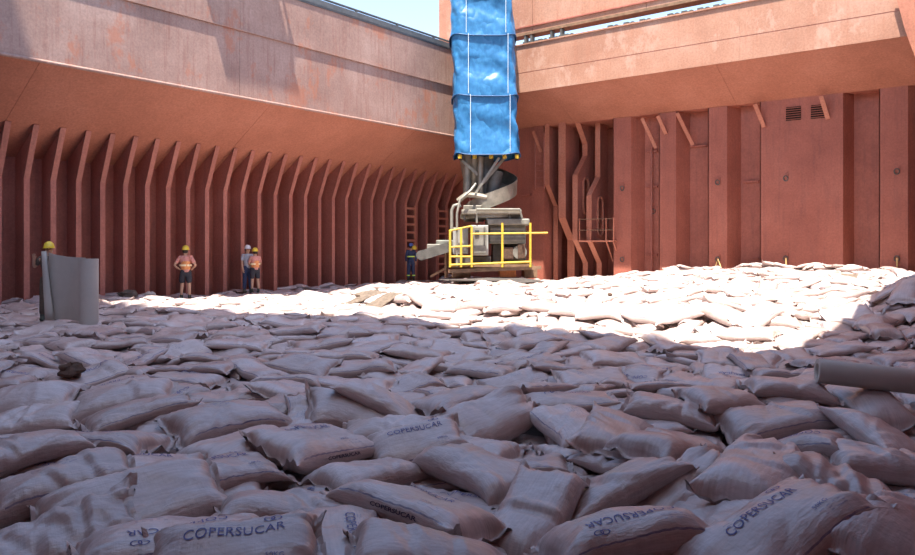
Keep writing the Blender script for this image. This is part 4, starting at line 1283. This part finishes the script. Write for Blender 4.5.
# roll lying on the sacks at the right
zr = .40
dl = 8.1
p0 = at_depth(817, 370.5, dl); p1 = at_depth(960, 387, dl*.965)
rr = 12.2/(FPX/dl)
rl = empty('lying_paper_roll', p0, 'grey paper roll lying across the sacks at the right edge', 'paper roll')
d = (p1-p0).normalized(); side = d.cross(Vector((0, 0, 1))).normalized(); upv = side.cross(d)
vs = []; n = 32; prof = [(0.55, .03), (.60, .0), (.97, .0), (1.0, .006), (1.0, (p1-p0).length-.006), (.97, (p1-p0).length), (.5, (p1-p0).length)]
for (q, l) in prof:
    for i in range(n):
        a = 2*math.pi*i/n; vs.append(p0+d*l+(side*math.cos(a)+upv*math.sin(a))*rr*q)
fs = [(i*n+k, i*n+(k+1) % n, (i+1)*n+(k+1) % n, (i+1)*n+k) for i in range(len(prof)-1) for k in range(n)] + [tuple(range(n-1, -1, -1)), tuple((len(prof)-1)*n+k for k in range(n))]
MB().add(vs, fs).build('wound_roll', 'kraft_paper', rl, smooth=True)
MB().bar(p0+d*.02+(side*-.35+upv*.936)*rr*1.0, p1-d*.02+(side*-.35+upv*.936)*rr*1.0, .012, .006).build('loose_edge', 'kraft_paper', rl)

# ================================================================== SMALL THINGS
def ground_pt(px, py):
    p = at(px, py, .1)
    for _ in range(4): p = at(px, py, height(p.x, p.y))
    return p
def lump(name, px, py, wpx, hpx, mat, label, cat, seed, x0=None):
    p = ground_pt(px, py)
    if x0 is not None: p = on_x(px, py, x0); p.z = height(p.x, p.y)
    dd = (p-CAM).dot(FW); s = dd/FPX
    rg = np.random.default_rng(seed); P = rg.uniform(0, 6.28, 8); vs = []; n, m = 20, 9
    for j in range(m+1):
        th = math.pi*j/m
        for i in range(n):
            a = 2*math.pi*i/n
            r = 1+.22*math.sin(2*a+P[0]+2*th)+.16*math.sin(5*a+P[1])*math.sin(th)+.14*math.sin(3*th*2+P[2]+a)
            vs.append(p+RT*(wpx/2*s*r*math.sin(th)*math.cos(a))+FW*(wpx/2*s*.8*r*math.sin(th)*math.sin(a))+Vector((0, 0, hpx*s*(.45+.5*r*math.cos(th)))))
    fs = [(j*n+i, j*n+(i+1) % n, (j+1)*n+(i+1) % n, (j+1)*n+i) for j in range(m) for i in range(n)]
    b = MB().add(vs, fs); return b.build(name, mat, origin=p, smooth=True, label=label, cat=cat)
lump('burlap_scrap', 71, 377, 26, 14, 'scrap_brown', 'dark brown crumpled rag lying on the left sacks', 'rag', 3)
lump('rag_bundle', 128, 289, 16, 8, 'cloth_brown', 'dark bundle of rags at the foot of the left wall', 'rag', 5, 1.2)
lump('paper_bundle', 149, 288, 14, 8, 'kraft_paper', 'pale crumpled paper bundle by the left wall', 'paper', 6, 1.2)
plain('dark_ground', (.075, .065, .06), .7, 0, .4, 4, .3)
lump('dark_ground_lump', 490, 283, 80, 5, 'dark_ground', 'dark flat lump on the sacks in front of the machine', 'tarpaulin', 17)  # flattened dark lump laid along the machine base
lump('debris_clod', 610, 296, 5, 3, 'scrap_brown', 'small dark clod on the sunlit sacks', 'debris', 8)
def stick(px0, py0, px1, py1, w_, t_, mat, label, name='wooden_board'):
    a, b = ground_pt(px0, py0), ground_pt(px1, py1); a.z += .03; b.z += .05
    MB().bar(a, b, w_, t_).build(name, mat, origin=a, label=label, cat='board' if 'board' in name else 'strap', bevel=.005)
stick(188, 301, 209, 302, .22, .05, 'wood', 'brown wooden board lying on the sunlit sacks at left')
stick(150, 287, 166, 292, .10, .06, 'wood', 'grey-brown stick leaning by the left wall')
# yellow lashing straps hanging on the bulkhead
def strap(pts, label, y0=-.12):
    P_ = [on_y(px, py, y0) for px, py in pts]
    MB().tube(P_, .03, 6).build('lashing_strap', 'rope', origin=P_[-1], label=label, cat='strap')
strap([(714, 271), (718, 259), (722.5, 272)], 'yellow looped lashing strap hung on a bulkhead ring, beside the corrugation')
strap([(786, 258), (786, 272)], 'yellow lashing strap hanging straight on the wide bulkhead panel')
strap([(897, 258), (897, 270)], 'yellow lashing strap at the right end of the bulkhead')
